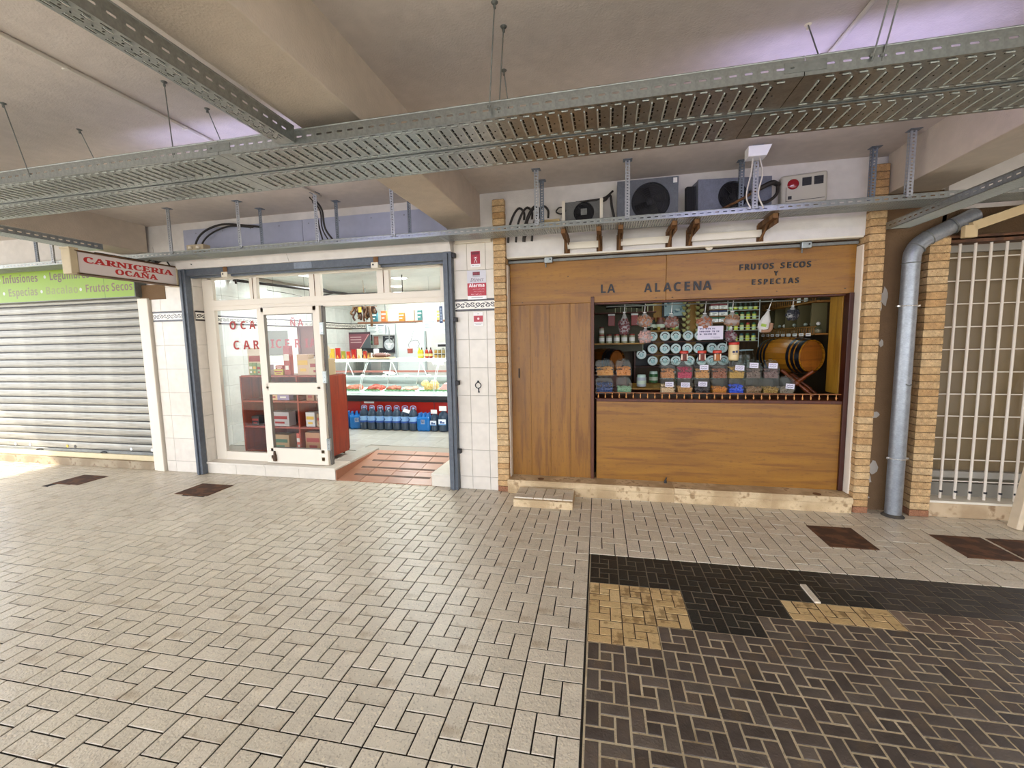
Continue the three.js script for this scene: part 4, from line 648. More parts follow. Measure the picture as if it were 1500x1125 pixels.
// round ceiling lights
for (const [x, z, l] of [[-3.62, -2.62, 'nearer of the two round ceiling lights seen in the right transom pane'], [-4.2, -3.6, 'farther of the two round ceiling lights seen in the right transom pane'], [-4.9, -1.85, 'round ceiling light seen through the left transom pane'], [-2.5, -1.4, 'round ceiling light near the right wall, hidden behind the header']]) {
  const o = thing('ceiling_light', l, 'light', [x, 2.84, z], 0, 'round lights in the butcher shop');
  obj('rim', lathe([[0.13, 0], [0.15, -0.006], [0.155, -0.001]], 28), M.white, o); obj('diffuser', lathe([[0, -0.012], [0.1, -0.011], [0.14, -0.003]], 28), mat(0xffffff, 0.5, { emissive: new THREE.Color(0.95, 1, 1), emissiveIntensity: 3 }), o);
  const li = new THREE.RectAreaLight(new THREE.Color(0.93, 1, 0.98), LAMP.shop, 0.26, 0.26); li.position.set(x, 2.82, z); li.lookAt(x, 0, z); scene.add(li);
}
{ // overhead hook rail with triangular hanger
  const t = thing('hook_rail', 'dark steel hook rail with a triangular bracket hanging under the shop ceiling', 'rail', [0, 0, 0]);
  obj('rail', [rod([-5.75, 2.72, -1.2], [-4.4, 2.55, -2.2], 0.022), rod([-4.4, 2.55, -2.2], [-2.2, 2.52, -2.4], 0.018), rod([-5.7, 2.78, -1.2], [-5.7, 2.66, -1.2], 0.015)], M.darkMetal, t);
  obj('bracket', [rod([-4.87, 2.72, -1.85], [-4.87, 2.45, -1.85], 0.018), rod([-4.87, 2.7, -1.85], [-4.58, 2.56, -2.06], 0.014), rod([-4.87, 2.46, -1.85], [-4.58, 2.56, -2.06], 0.014), rb(0.07, 0.05, 0.05, -4.87, 2.44, -1.85, 0.01)], M.darkMetal, t);
  obj('hanging_wire', tube([[-5.5, 2.6, -1.6], [-5.1, 2.52, -1.8], [-4.87, 2.44, -1.85]], 0.005), M.cable, t);
  for (const [x, z] of [[-3.4, -2.28], [-2.6, -2.36]]) obj('drop', rod([x, 2.84, z], [x, 2.53, z], 0.008), M.darkMetal, t);
}
// refrigerated counter
const redGloss = phys(0xa81c10, 0.25, { clearcoat: 0.5 });
{
  const t = thing('display_counter', 'long red refrigerated butcher counter with curved glass front', 'display counter', [0, 0.14, -2.46]);
  const X0 = -5.78, X1 = -1.75, Z = -0.02;
  const prof = (pts, m, n) => obj(n, uvm(new THREE.ExtrudeGeometry(new THREE.Shape(pts.map((p) => new THREE.Vector2(-p[0], p[1]))), { depth: X1 - X0, bevelEnabled: false }).rotateY(Math.PI / 2).translate(X0, 0, 0)), m, t);
  prof([[-0.08, 0], [-0.08, 0.2], [0.0, 0.27], [0.0, 0.5], [-0.9, 0.5], [-0.9, 0]], redGloss, 'base_panel');
  prof([[0.02, 0.49], [0.035, 0.54], [0.02, 0.6], [-0.9, 0.6], [-0.9, 0.49]], M.black, 'bumper_band');
  prof([[0.0, 0.6], [-0.02, 0.64], [-0.2, 0.66], [-0.9, 0.74], [-0.9, 0.6]], mat(0xdfeeea, 0.25), 'display_deck');
  obj('plinth', span(X0, X1, -0.02, 0.1, -0.8, -0.12), M.black, t);
  obj('panel_gap', [span(-4.43, -4.42, 0.22, 0.5, -0.02, 0.002), span(-2.98, -2.97, 0.22, 0.5, -0.02, 0.002)], M.black, t);
  obj('maker_plate', bx(0.2, 0.03, 0.004, -4.25, 0.47, 0.003), M.paper, t);
  const gp = []; for (let i = 0; i <= 8; i++) { const a = i / 8; gp.push([-0.01 - 0.34 * Math.pow(a, 1.8), 0.63 + 0.6 * a]); }
  const curve = gp.concat(gp.slice().reverse().map(([a, b]) => [a - 0.006, b]));
  for (const [a, b] of [[X0, -4.43], [-4.42, -2.98], [-2.97, X1]]) {
    obj('curved_glass', uvm((() => { const g = new THREE.PlaneGeometry(b - a, 1, 1, 8), p = g.attributes.position; for (let i = 0; i < p.count; i++) { const k = Math.round((p.getY(i) + 0.5) * 8); p.setXYZ(i, p.getX(i) + (a + b) / 2, gp[k][1], gp[k][0]); } g.computeVertexNormals(); return g; })()), M.glass, t);
    for (const x of [a + 0.01, b - 0.01]) obj('glass_edge', tube(gp.map(([z, y]) => [x, y, z]), 0.006, 5), mat(0xd7e3e0, 0.3), t);
  }
  obj('top_shelf', [span(X0, X1, 1.22, 1.255, -0.72, -0.3, 0.004)], mat(0xe8f1ef, 0.3), t);
  obj('light_strip', span(X0, X1, 1.205, 1.22, -0.4, -0.33), mat(0xffffff, 0.5, { emissive: new THREE.Color(0.95, 1, 1), emissiveIntensity: 2.2 }), t);
  obj('middle_shelf', span(X0, X1, 0.9, 0.915, -0.7, -0.42), mat(0xcfdedb, 0.2), t); obj('rear_rail', span(X0, -2.9, 0.96, 1.0, -0.86, -0.82), mat(0xb9776a, 0.4), t);
  obj('rear_panel', span(X0, X1, 0.62, 0.9, -0.88, -0.84), mat(0xc9d4d2, 0.3), t);
  obj('shelf_stay', [-5.1, -4.15, -3.55, -2.6].flatMap((x) => [rod([x, 0.68, -0.5], [x + 0.12, 1.21, -0.5], 0.01), rod([x + 0.25, 0.9, -0.5], [x + 0.12, 1.21, -0.5], 0.008)]), mat(0xdfe6e4, 0.3), t);
  const li = new THREE.RectAreaLight(new THREE.Color(0.95, 1, 0.98), LAMP.deli, 3.9, 0.05); li.position.set(-3.76, 0.14 + 1.2, -2.46 - 0.36); li.lookAt(-3.76, 0, -2.9); scene.add(li);
}
// meat and cheese in the counter, each on its tray
{
  const pale = [0xe9d3c6, 0xb5694f, 0xb0503e, 0xa8583f, 0xd6a08c, 0xefd089, 0xe6b9b3, 0x9a3d35, 0xc98a5c], tray0 = join([rb(0.34, 0.012, 0.26, 0, 0.006, 0, 0.004), bx(0.34, 0.02, 0.008, 0, 0.015, 0.126), bx(0.34, 0.02, 0.008, 0, 0.015, -0.126)]);
  const names = ['pale poultry pieces on a white tray at left end of the butcher counter', 'dark sausages on a white tray beside the poultry', 'brown roast joint on a green edged tray behind the first glass seam', 'round red minced meat mound on a green edged tray', 'flat red steaks on a green edged tray in mid counter', 'stacked brown chops on a green edged tray', 'yellow cheese wedge on a tray near the second glass seam', 'pink sliced ham on a tray right of the second glass seam', 'dark red meat on a tray at right end of the butcher counter'];
  const shape = (k) => { const l = []; for (let i = 0; i < 5 + (k % 3) * 3; i++) { const g = new THREE.IcosahedronGeometry(1, 2), p = g.attributes.position; for (let q = 0; q < p.count; q++) { const n = 1 + 0.18 * Math.sin(p.getX(q) * 7 + i) * Math.cos(p.getZ(q) * 6 + k); p.setXYZ(q, p.getX(q) * n, p.getY(q) * n, p.getZ(q) * n); } g.computeVertexNormals(); const s = rnd(0.05, 0.085); g.scale(s * (k === 3 ? 1.4 : 1.2), s * (k === 4 ? 0.35 : 0.7), s).rotateY(rnd(3)).translate(rnd(-0.09, 0.09), 0.03 + rnd(0.02) + (k === 5 ? i * 0.012 : 0), rnd(-0.07, 0.07)); l.push(uvm(g)); } return join(l); };
  names.forEach((l, k) => { const x = [-4.95, -4.66, -4.25, -3.84, -3.55, -3.15, -2.84, -2.55, -2.2][k], t = thing('meat_tray', l, k === 6 ? 'cheese' : 'meat', [x, 0.14 + 0.665, -2.46 - 0.26]); t.rotation.x = 0.1; obj('tray', tray0, mat(0xeef3f0, 0.3), t); obj('meat', k === 6 ? extrude([[-0.13, 0], [0.13, 0], [0.08, 0.13], [-0.02, 0.12]], 0.12, 0.006).translate(0, 0.012, -0.06) : shape(k), mat(pale[k], 0.4), t); obj('parsley_edge', Array.from({ length: 9 }, (_, i) => bx(0.03, 0.022, 0.008, -0.14 + i * 0.035, 0.03 + (i % 2) * 0.006, 0.132)), mat(0x3f9a55, 0.6), t); });
  for (let i = 0; i < 7; i++) { const t = thing('price_card', ['first', 'second', 'third', 'fourth', 'fifth', 'sixth', 'seventh'][i] + ' small white price card from left on the middle shelf of the butcher counter', 'price card', [-5.1 + i * 0.46, 1.058, -2.93]); obj('card', bx(0.09, 0.055, 0.002), M.paper, t).rotation.x = -0.2; obj('clip', bx(0.02, 0.012, 0.02, 0, -0.026, -0.005), M.black, t); }
}
// water bottles and shrink packs along the counter foot
{
  const wm = phys(0x8fa3b5, 0.08, { transmission: 0.85, thickness: 0 }), water = phys(0x4a6078, 0.1, { transmission: 0.5, thickness: 0 });
  const lab = canvasTex(256, 96, (g, w, h) => { g.fillStyle = '#8fb9e6'; g.fillRect(0, 0, w, h); g.fillStyle = '#1e3f86'; g.beginPath(); g.ellipse(w * 0.5, h * 0.45, 46, 26, 0, 0, 7); g.fill(); g.fillStyle = '#dfeefa'; g.beginPath(); g.ellipse(w * 0.5, h * 0.45, 28, 12, 0, 0, 7); g.fill(); g.fillStyle = '#1d4a9b'; g.fillRect(0, h - 26, w, 26); });
  const b = thing('water_bottle', 'x', 'bottle', [0, 0.137, -2.36], 0, 'large water bottles along the butcher counter');
  const pr = [[0.0, 0], [0.078, 0.002], [0.084, 0.02], [0.082, 0.06], [0.085, 0.07], [0.082, 0.08], [0.085, 0.1], [0.082, 0.12], [0.084, 0.13], [0.084, 0.26], [0.08, 0.275], [0.084, 0.285], [0.06, 0.34], [0.034, 0.365], [0.026, 0.375], [0.026, 0.385]];
  obj('body', lathe(pr, 20), water, b); obj('cap', [cy(0.027, 0.027, 0.025, 0, 0.395, 0, 14), tube([[-0.05, 0.36, 0], [-0.045, 0.42, 0], [0, 0.435, 0], [0.045, 0.42, 0], [0.05, 0.36, 0]], 0.006, 6)], mat(0x9fb4dc, 0.4), b);
  const lg = new THREE.CylinderGeometry(0.086, 0.086, 0.115, 20, 1, true); lg.rotateY(Math.PI / 2).translate(0, 0.195, 0); obj('label', lg.toNonIndexed(), mat(0xffffff, 0.5, { map: lab }), b);
  const ord = ['first', 'second', 'third', 'fourth', 'fifth', 'sixth', 'seventh'];
  for (let i = 0; i < 7; i++) { const l = ord[i] + ' large water bottle from left in the row of seven at the counter foot'; const x = -4.295 + i * 0.161; if (i) dup(b, [x, 0.137, -2.36 + rnd(-0.01, 0.01)], rnd(-0.2, 0.2), l); else { b.position.x = x; b.userData.label = l; } }
  tag(obj('price_note', bx(0.13, 0.06, 0.003), M.paper, scene, [-3.41, 0.5, -2.25]), 'white price note on the necks of the fifth and sixth water bottles', 'note').rotation.set(-0.4, 0, -0.25);
  const film = phys(0x1e7fd0, 0.2, { transmission: 0.25, thickness: 0 }), pk = thing('water_pack', 'x', 'bottle pack', [-4.72, 0.137, -2.37], 0, 'blue shrink packs of water bottles');
  const mini = lathe([[0, 0], [0.038, 0.002], [0.04, 0.02], [0.038, 0.1], [0.04, 0.16], [0.04, 0.22], [0.02, 0.28], [0.016, 0.3], [0.018, 0.318], [0, 0.32]], 12);
  for (const [x, z] of [[-0.078, 0.04], [0, 0.04], [0.078, 0.04], [-0.078, -0.04], [0, -0.04], [0.078, -0.04]]) obj('bottle', mini, mat(0x2a6fb8, 0.3), pk, [x, 0, z]);
  obj('film', [rb(0.245, 0.25, 0.17, 0, 0.127, 0, 0.035, 3), ...[-0.078, 0, 0.078].map((x) => cy(0.022, 0.04, 0.06, x, 0.275, 0.03, 10))], film, pk);
  const pl = new THREE.PlaneGeometry(0.09, 0.1); pl.translate(0, 0.17, 0.0865); obj('print', pl, mat(0xffffff, 0.4, { map: canvasTex(128, 128, (g, w, h) => { g.fillStyle = '#1b78c8'; g.fillRect(0, 0, w, h); g.fillStyle = '#173a6b'; g.fillRect(14, 14, 100, 100); g.strokeStyle = '#d6e6f4'; g.lineWidth = 7; g.strokeRect(22, 22, 84, 84); txt(g, '1,5', 64, 62, 34, '#e6f0fa', 'sans-serif', 'bold'); txt(g, 'L x6', 64, 94, 28, '#e6f0fa', 'sans-serif', 'bold'); }) }), pk);
  pk.userData.label = 'blue shrink pack of water bottles left of the bottle row beside the wooden shelf';
  dup(pk, [-4.47, 0.137, -2.39], 0.5, 'blue shrink pack of small water bottles turned aslant, second from left'); dup(pk, [-3.12, 0.137, -2.36], 0, 'blue shrink pack of small water bottles right of the row of seven large bottles'); dup(pk, [-2.5, 0.137, -2.34], 0.1, 'blue shrink pack of small water bottles half hidden by the right steel post');
  const jug = thing('water_jug', 'dark water jug with a small white price card on top, right of the blue pack', 'bottle', [-2.93, 0.137, -2.36]);
  obj('body', lathe([[0, 0], [0.075, 0.003], [0.08, 0.03], [0.077, 0.12], [0.08, 0.22], [0.07, 0.265], [0.03, 0.3], [0.026, 0.33], [0, 0.33]], 18), water, jug); obj('price_card', bx(0.115, 0.07, 0.004, 0, 0.345, 0.03), M.paper, jug); const l2 = new THREE.PlaneGeometry(0.115, 0.085); l2.translate(0, 0.15, 0.081); obj('label', l2, mat(0xffffff, 0.5, { map: canvasTex(128, 96, (g, w, h) => { g.fillStyle = '#e3edf6'; g.fillRect(0, 0, w, h); g.fillStyle = '#25457f'; g.fillRect(24, 30, 36, 40); g.fillRect(64, 44, 40, 26); g.fillStyle = '#5f97cf'; g.fillRect(0, 76, w, 20); }) }), jug);
  const j2 = dup(jug, [-2.755, 0.137, -2.34], 0.05, 'taller dark water jug with a larger white price card, next to the right steel post'); j2.scale.set(1.15, 1.18, 1.15);
}
// packets on the counter top
{
  const tops = [[-5.15, 0.08, 0.2, 0xb3241a, 'red'], [-5.03, 0.07, 0.14, 0x8f8a2e, 'olive'], [-4.92, 0.06, 0.13, 0xc23a22, 'orange red'], [-4.8, 0.09, 0.17, 0xa51f1a, 'deep red'], [-4.68, 0.07, 0.18, 0xd8c9a5, 'cream'], [-4.56, 0.06, 0.13, 0x9e2a1e, 'rust red'], [-4.48, 0.05, 0.1, 0x7a5a34, 'brown'], [-5.28, 0.09, 0.19, 0xd5b33a, 'yellow']];
  for (const [x, w, h, c, n] of tops) {
    const t = thing('spice_packet', n + ' spice packet with an orange flame mark on the left of the counter', 'packet', [x, 1.396, -2.92]);
    obj('pouch', extrude([[-w / 2, 0], [w / 2, 0], [w / 2 * 0.92, h * 0.85], [w / 2, h], [-w / 2, h], [-w / 2 * 0.92, h * 0.85]], 0.035, 0.006).translate(0, 0.006, -0.02), mat(c, 0.3), t);
    obj('mark', [extrude([[-0.018, 0.03], [0.018, 0.03], [0.01, 0.06], [0, 0.085], [-0.012, 0.06]], 0.002).translate(0, 0, 0.021), bx(w * 0.8, 0.012, 0.002, 0, 0.02, 0.022)], mat(0xe0a04a, 0.4), t);
  }
  const ham = thing('cutting_board', 'pale wooden board carrying a wrapped ham, on the counter above the first glass seam', 'board', [-4.2, 1.396, -2.86]);
  obj('board', rb(0.46, 0.022, 0.24, 0.02, 0.012, 0, 0.006), M.wood, ham); obj('ham', uvm(new THREE.SphereGeometry(1, 20, 12).scale(0.19, 0.045, 0.08).translate(0.02, 0.065, 0)), mat(0x7d5a52, 0.5), ham); obj('netting', Array.from({ length: 6 }, (_, i) => uvm(new THREE.TorusGeometry(0.06, 0.003, 4, 18).scale(1, 0.75, 1).rotateY(1.571).translate(-0.1 + i * 0.05, 0.065, 0))), M.paper, ham);
  for (const [x, c, cc, l] of [[-3.42, 0xc2b51f, 0xb8c820, 'yellow squeeze bottle in front of the grey cold room door'], [-3.37, 0xb9ae22, 0x3a3a20, 'second yellow bottle, touching the first'], [-3.27, 0xa5301c, 0x2a1614, 'dark red sauce bottle with black cap beside the yellow bottles'], [-3.19, 0x8c2418, 0x2a1614, 'smaller red sauce jar next to the scale']]) { const t = thing('sauce_bottle', l, 'bottle', [x, 1.396, -2.9]); obj('body', lathe([[0, 0], [0.032, 0.002], [0.034, 0.02], [0.034, 0.11], [0.026, 0.14], [0.012, 0.16], [0, 0.16]], 14), mat(c, 0.25), t); obj('cap', cy(0.01, 0.014, 0.04, 0, 0.178, 0, 10), mat(cc, 0.4), t); obj('label', cy(0.035, 0.035, 0.05, 0, 0.06, 0, 14, true), mat(0xe5cf7a, 0.5), t); }
  for (let i = 0; i < 8; i++) { const k = i % 4, r = i >> 2, t = thing('spice_jar', ['first', 'second', 'third', 'fourth'][k] + ' spice jar from left in the ' + (r ? 'upper' : 'lower') + ' row of the rack under the scale', 'jar', [-3.09 + k * 0.075, 1.396 + r * 0.085, -2.9], 0, 'jars in the counter rack'); obj('body', cy(0.028, 0.028, 0.055, 0, 0.03, 0, 12), mat([0xb08a3c, 0x8d6f2c, 0xa08a50, 0x7c7038][k], 0.3), t); obj('lid', cy(0.029, 0.029, 0.016, 0, 0.066, 0, 12), r ? mat(0x9aa08a, 0.4) : M.black, t); }
  const sc = thing('scale', 'shop scale with dark display and white pan above the jar rack', 'scale', [-2.96, 1.576, -2.92]); obj('head', rb(0.22, 0.085, 0.05, 0, 0.05, 0, 0.008), mat(0xe5e6df, 0.4), sc); obj('display', bx(0.17, 0.045, 0.004, 0, 0.05, 0.026), M.black, sc); obj('column', cy(0.02, 0.02, 0.2, 0, -0.08, -0.02, 12), M.zinc, sc);
  const pot = thing('pot', 'small red and white pot hanging from a bent wire before the cold room door', 'pot', [-3.75, 1.48, -3.2]); obj('cup', lathe([[0, 0], [0.05, 0.002], [0.055, 0.1], [0.05, 0.1], [0.045, 0.01]], 16), mat(0x9b4536, 0.4), pot); obj('wire', tube([[0, 0.1, 0], [-0.03, 0.16, 0], [0.02, 0.23, 0], [0.16, 0.25, 0], [0.2, 0.18, 0], [0.16, 0.1, 0]], 0.004), M.darkMetal, pot); obj('hanger', rod([0.02, 0.23, 0], [0.02, 0.66, -0.3], 0.003, 5), M.darkMetal, pot); obj('rim', uvm(new THREE.TorusGeometry(0.053, 0.004, 6, 18).rotateX(1.571).translate(0, 0.1, 0)), M.paper, pot);
}
// hanging things over the counter
{
  const t = thing('dried_peppers', 'dark bunch of dried peppers and sausages hanging under the door head above the counter', 'sausages', [-4.33, 2.36, -2.6]);
  const ms = [0x4a2c20, 0x5d3a24, 0x3b241c, 0x6b4a2c].map((c) => mat(c, 0.5)); obj('cord', [rod([-0.25, 0, 0], [0.25, 0, 0], 0.006), rod([0, 0, 0], [0, 0.5, 0], 0.004)], M.rope, t);
  for (let i = 0; i < 22; i++) { const x = -0.22 + i * 0.021 + rnd(-0.02, 0.02), l = rnd(0.1, 0.24) + (i % 7 === 3 ? 0.14 : 0), z = rnd(-0.05, 0.05), c = rnd(-0.09, 0.09); obj('link', tube([[x, 0, z], [x + c * 0.5, -l * 0.4, z], [x + c, -l * 0.75, z + 0.02], [x + c * 0.6, -l, z]], rnd(0.014, 0.024), 7), pick(ms), t); }
  obj('tag', bx(0.06, 0.09, 0.003, -0.05, -0.06, 0.07), mat(0xd9a62e, 0.5), t);
  const board = thing('overhead_shelf', 'brown topped overhead shelf behind the counter carrying cards and bottles', 'shelf', [0, 2.13, -3.5]); obj('shelf_board', span(-5.05, -2.2, -0.03, 0, -0.3, 0), mat(0x8b5b3f, 0.5), board); obj('stay', [rod([-4.9, 0, -0.1], [-4.9, 0.72, -0.1], 0.012), rod([-2.4, 0, -0.1], [-2.4, 0.72, -0.1], 0.012)], M.zinc, board);
  const items = [[-4.72, 0.13, 0.2, 0x2f6f7c, 'teal and white striped'], [-4.5, 0.12, 0.22, 0xc7743d, 'orange'], [-4.3, 0.1, 0.2, 0xd9e5dd, 'pale green'], [-4.1, 0.12, 0.17, 0xb0802f, 'ochre'], [-3.9, 0.16, 0.22, 0xe6c7ad, 'cream'], [-3.7, 0.1, 0.21, 0x3f7a78, 'dark teal'], [-3.5, 0.13, 0.2, 0xa9d8d6, 'aqua'], [-3.3, 0.14, 0.19, 0xd8d46a, 'yellow']];
  for (const [x, w, h, c, n] of items) { const b = thing('carton', n + ' carton standing on the overhead shelf', 'carton', [x, 2.131, -3.62]); obj('box', rb(w, h, 0.06, 0, h / 2, 0, 0.004), mat(c, 0.5), b); obj('band', [bx(w * 0.8, h * 0.14, 0.003, 0, h * 0.7, 0.031), bx(w * 0.5, h * 0.1, 0.003, -w * 0.1, h * 0.35, 0.031)], mat(0xf2efe6, 0.5), b); }
}
const sheet = (label, w, h, at, draw, name = 'notice', cat = 'notice', thread = at[2] > -4) => { const o = thing(name, label, cat, at); obj('backing', bx(w, h, 0.004), M.paper, o); if (thread) obj('thread', rod([0, h / 2, 0], [0, 2.84 - at[1], 0], 0.0015, 5), M.cable, o); const g = new THREE.PlaneGeometry(w - 0.004, h - 0.004); g.translate(0, 0, 0.003); obj('print', g, mat(0xffffff, 0.6, { map: canvasTex(192, Math.max(16, Math.round(192 * h / w)), draw) }), o); return o; };
const lines = (bg, ink, n, head) => (g, w, h) => { g.fillStyle = bg; g.fillRect(0, 0, w, h); if (head) { g.fillStyle = head; g.fillRect(w * 0.12, h * 0.06, w * 0.76, h * 0.12); } g.fillStyle = ink; for (let i = 0; i < n; i++) g.fillRect(w * (0.12 + 0.04 * (i % 3)), h * (0.28 + 0.62 * i / n), w * (0.76 - 0.12 * (i % 3)), h * 0.22 / n); };
sheet('large white notice hanging above the right part of the counter', 0.27, 0.42, [-3.06, 2.1, -2.6], (g, w, h) => { g.fillStyle = '#e9f3f6'; g.fillRect(0, 0, w, h); g.fillStyle = '#5d7486'; for (let i = 0; i < 5; i++) g.fillRect(w * (0.15 + 0.03 * (i % 2)), h * (0.6 + i * 0.06), w * (0.7 - 0.06 * (i % 2)), 4); });
sheet('narrow dark blue poster hanging beside the large white notice', 0.065, 0.3, [-2.85, 2.17, -2.62], (g, w, h) => { g.fillStyle = '#3a4a72'; g.fillRect(0, 0, w, h); g.fillStyle = '#b9c6d8'; for (let i = 0; i < 9; i++) g.fillRect(w * 0.35, h * (0.1 + i * 0.09), w * 0.3, h * 0.05); });
sheet('white sheet with pale drawing hung behind the large notice', 0.16, 0.12, [-2.85, 1.9, -2.9], lines('#eef4f2', '#a9bac0', 3));
sheet('black poster with a white animal head in a grey disc on the rear wall', 0.3, 0.39, [-4.82, 1.66, -4.36], (g, w, h) => { g.fillStyle = '#2d2d33'; g.fillRect(0, 0, w, h); g.fillStyle = '#b9bdc0'; g.beginPath(); g.arc(w / 2, h * 0.52, w * 0.42, 0, 7); g.fill(); g.fillStyle = '#f2f2ee'; g.beginPath(); g.ellipse(w / 2, h * 0.58, w * 0.13, h * 0.16, 0, 0, 7); g.fill(); g.beginPath(); g.ellipse(w * 0.32, h * 0.48, w * 0.13, h * 0.04, 0.4, 0, 7); g.fill(); g.beginPath(); g.ellipse(w * 0.68, h * 0.48, w * 0.13, h * 0.04, -0.4, 0, 7); g.fill(); g.fillStyle = '#333'; g.beginPath(); g.arc(w * 0.45, h * 0.53, 5, 0, 7); g.arc(w * 0.55, h * 0.53, 5, 0, 7); g.fill(); g.fillStyle = '#888'; g.fillRect(w * 0.2, h * 0.07, w * 0.6, h * 0.05); });
sheet('grey and white notice above the black poster on the rear wall', 0.29, 0.25, [-4.81, 2.0, -4.36], (g, w, h) => { g.fillStyle = '#dfe9f0'; g.fillRect(0, 0, w, h); g.fillStyle = '#8d969b'; g.beginPath(); g.ellipse(w * 0.1, h * 0.5, w * 0.22, h * 0.5, 0, 0, 7); g.fill(); g.fillStyle = '#7790a0'; for (let i = 0; i < 5; i++) g.fillRect(w * 0.45, h * (0.2 + i * 0.13), w * 0.45, 4); });
sheet('white certificate with a grey heading at left of the rear wall notices', 0.26, 0.25, [-5.22, 2.0, -4.36], lines('#e9eeec', '#94a2a6', 5, '#6f7c82'));
sheet('white certificate between the two larger ones on the rear wall', 0.2, 0.24, [-5.0, 2.0, -4.355], lines('#eaf0ef', '#a7b3b6', 6, '#8792a0'));
sheet('small dark picture with red and green on the rear wall', 0.17, 0.24, [-5.31, 1.77, -4.355], (g, w, h) => { g.fillStyle = '#2e3d3c'; g.fillRect(0, 0, w, h); g.fillStyle = '#5d8a63'; g.fillRect(0, h * 0.6, w, h * 0.25); g.fillStyle = '#8e2c3e'; g.beginPath(); g.arc(w * 0.7, h * 0.4, 28, 0, 7); g.fill(); g.fillStyle = '#b9c4c0'; g.fillRect(w * 0.2, h * 0.2, w * 0.35, h * 0.3); });
sheet('small brownish red picture on the rear wall beside the dark picture', 0.12, 0.2, [-5.13, 1.75, -4.35], lines('#8a5348', '#b98a7a', 5));
sheet('large reddish poster with a diagonal at left of the rear wall', 0.56, 0.42, [-5.52, 1.74, -4.3], (g, w, h) => { g.fillStyle = '#8f5560'; g.fillRect(0, 0, w, h); g.fillStyle = '#4f3c44'; g.fillRect(0, 0, w, h * 0.1); g.fillStyle = '#5b6468'; g.beginPath(); g.moveTo(w, h * 0.1); g.lineTo(w, h); g.lineTo(w * 0.4, h); g.fill(); g.strokeStyle = '#d9a7a4'; g.lineWidth = 6; g.beginPath(); g.moveTo(w * 0.45, h); g.lineTo(w * 0.92, h * 0.12); g.stroke(); g.fillStyle = '#d9b9b7'; for (let i = 0; i < 3; i++) g.fillRect(w * 0.08, h * (0.25 + i * 0.14), w * 0.5, 6); });
{ tag(obj('work_bench', [span(-5.5, -4.75, 1.3, 1.34, -4.3, -3.9, 0.004), span(-5.48, -5.44, 0.14, 1.3, -4.28, -3.95), span(-4.82, -4.78, 0.14, 1.3, -4.28, -3.95)], M.zinc), 'steel work bench against the rear wall carrying the dark machine', 'bench'); const t = thing('knife_sharpener', 'dark countertop machine with white bags behind the counter, under the black poster', 'machine', [-5.12, 1.362, -4.1]); obj('body', rb(0.5, 0.24, 0.2, 0, 0.1, 0, 0.02), M.black, t); obj('dial', uvm(new THREE.TorusGeometry(0.06, 0.012, 8, 20).translate(-0.1, 0.12, 0.11)), M.zinc, t); obj('bag', [rb(0.12, 0.12, 0.06, 0.05, 0.06, 0.14, 0.02), rb(0.12, 0.18, 0.06, 0.2, 0.12, 0.14, 0.02)], M.paper, t); }
tag(obj('meat_hook', [tube([[-4.6, 2.84, -3.9], [-4.62, 2.12, -3.9], [-4.56, 2.0, -3.9], [-4.56, 1.78, -3.9], [-4.53, 1.7, -3.9], [-4.47, 1.72, -3.9], [-4.47, 1.78, -3.9]], 0.012)], M.zinc), 'steel meat hook hanging before the cold room door', 'hook');
{ // extinguisher-like white column behind the glass
  const t = thing('white_post', 'white square post standing behind the folded door leaf', 'post', [-4.35, 0.14, -1.3]); obj('shaft', rb(0.13, 2.7, 0.13, 0, 1.35, 0, 0.006), mat(0xe8ebe6, 0.35, { map: T.plaster }), t); obj('base', rb(0.16, 0.1, 0.16, 0, 0.05, 0, 0.006), M.marble, t);
}
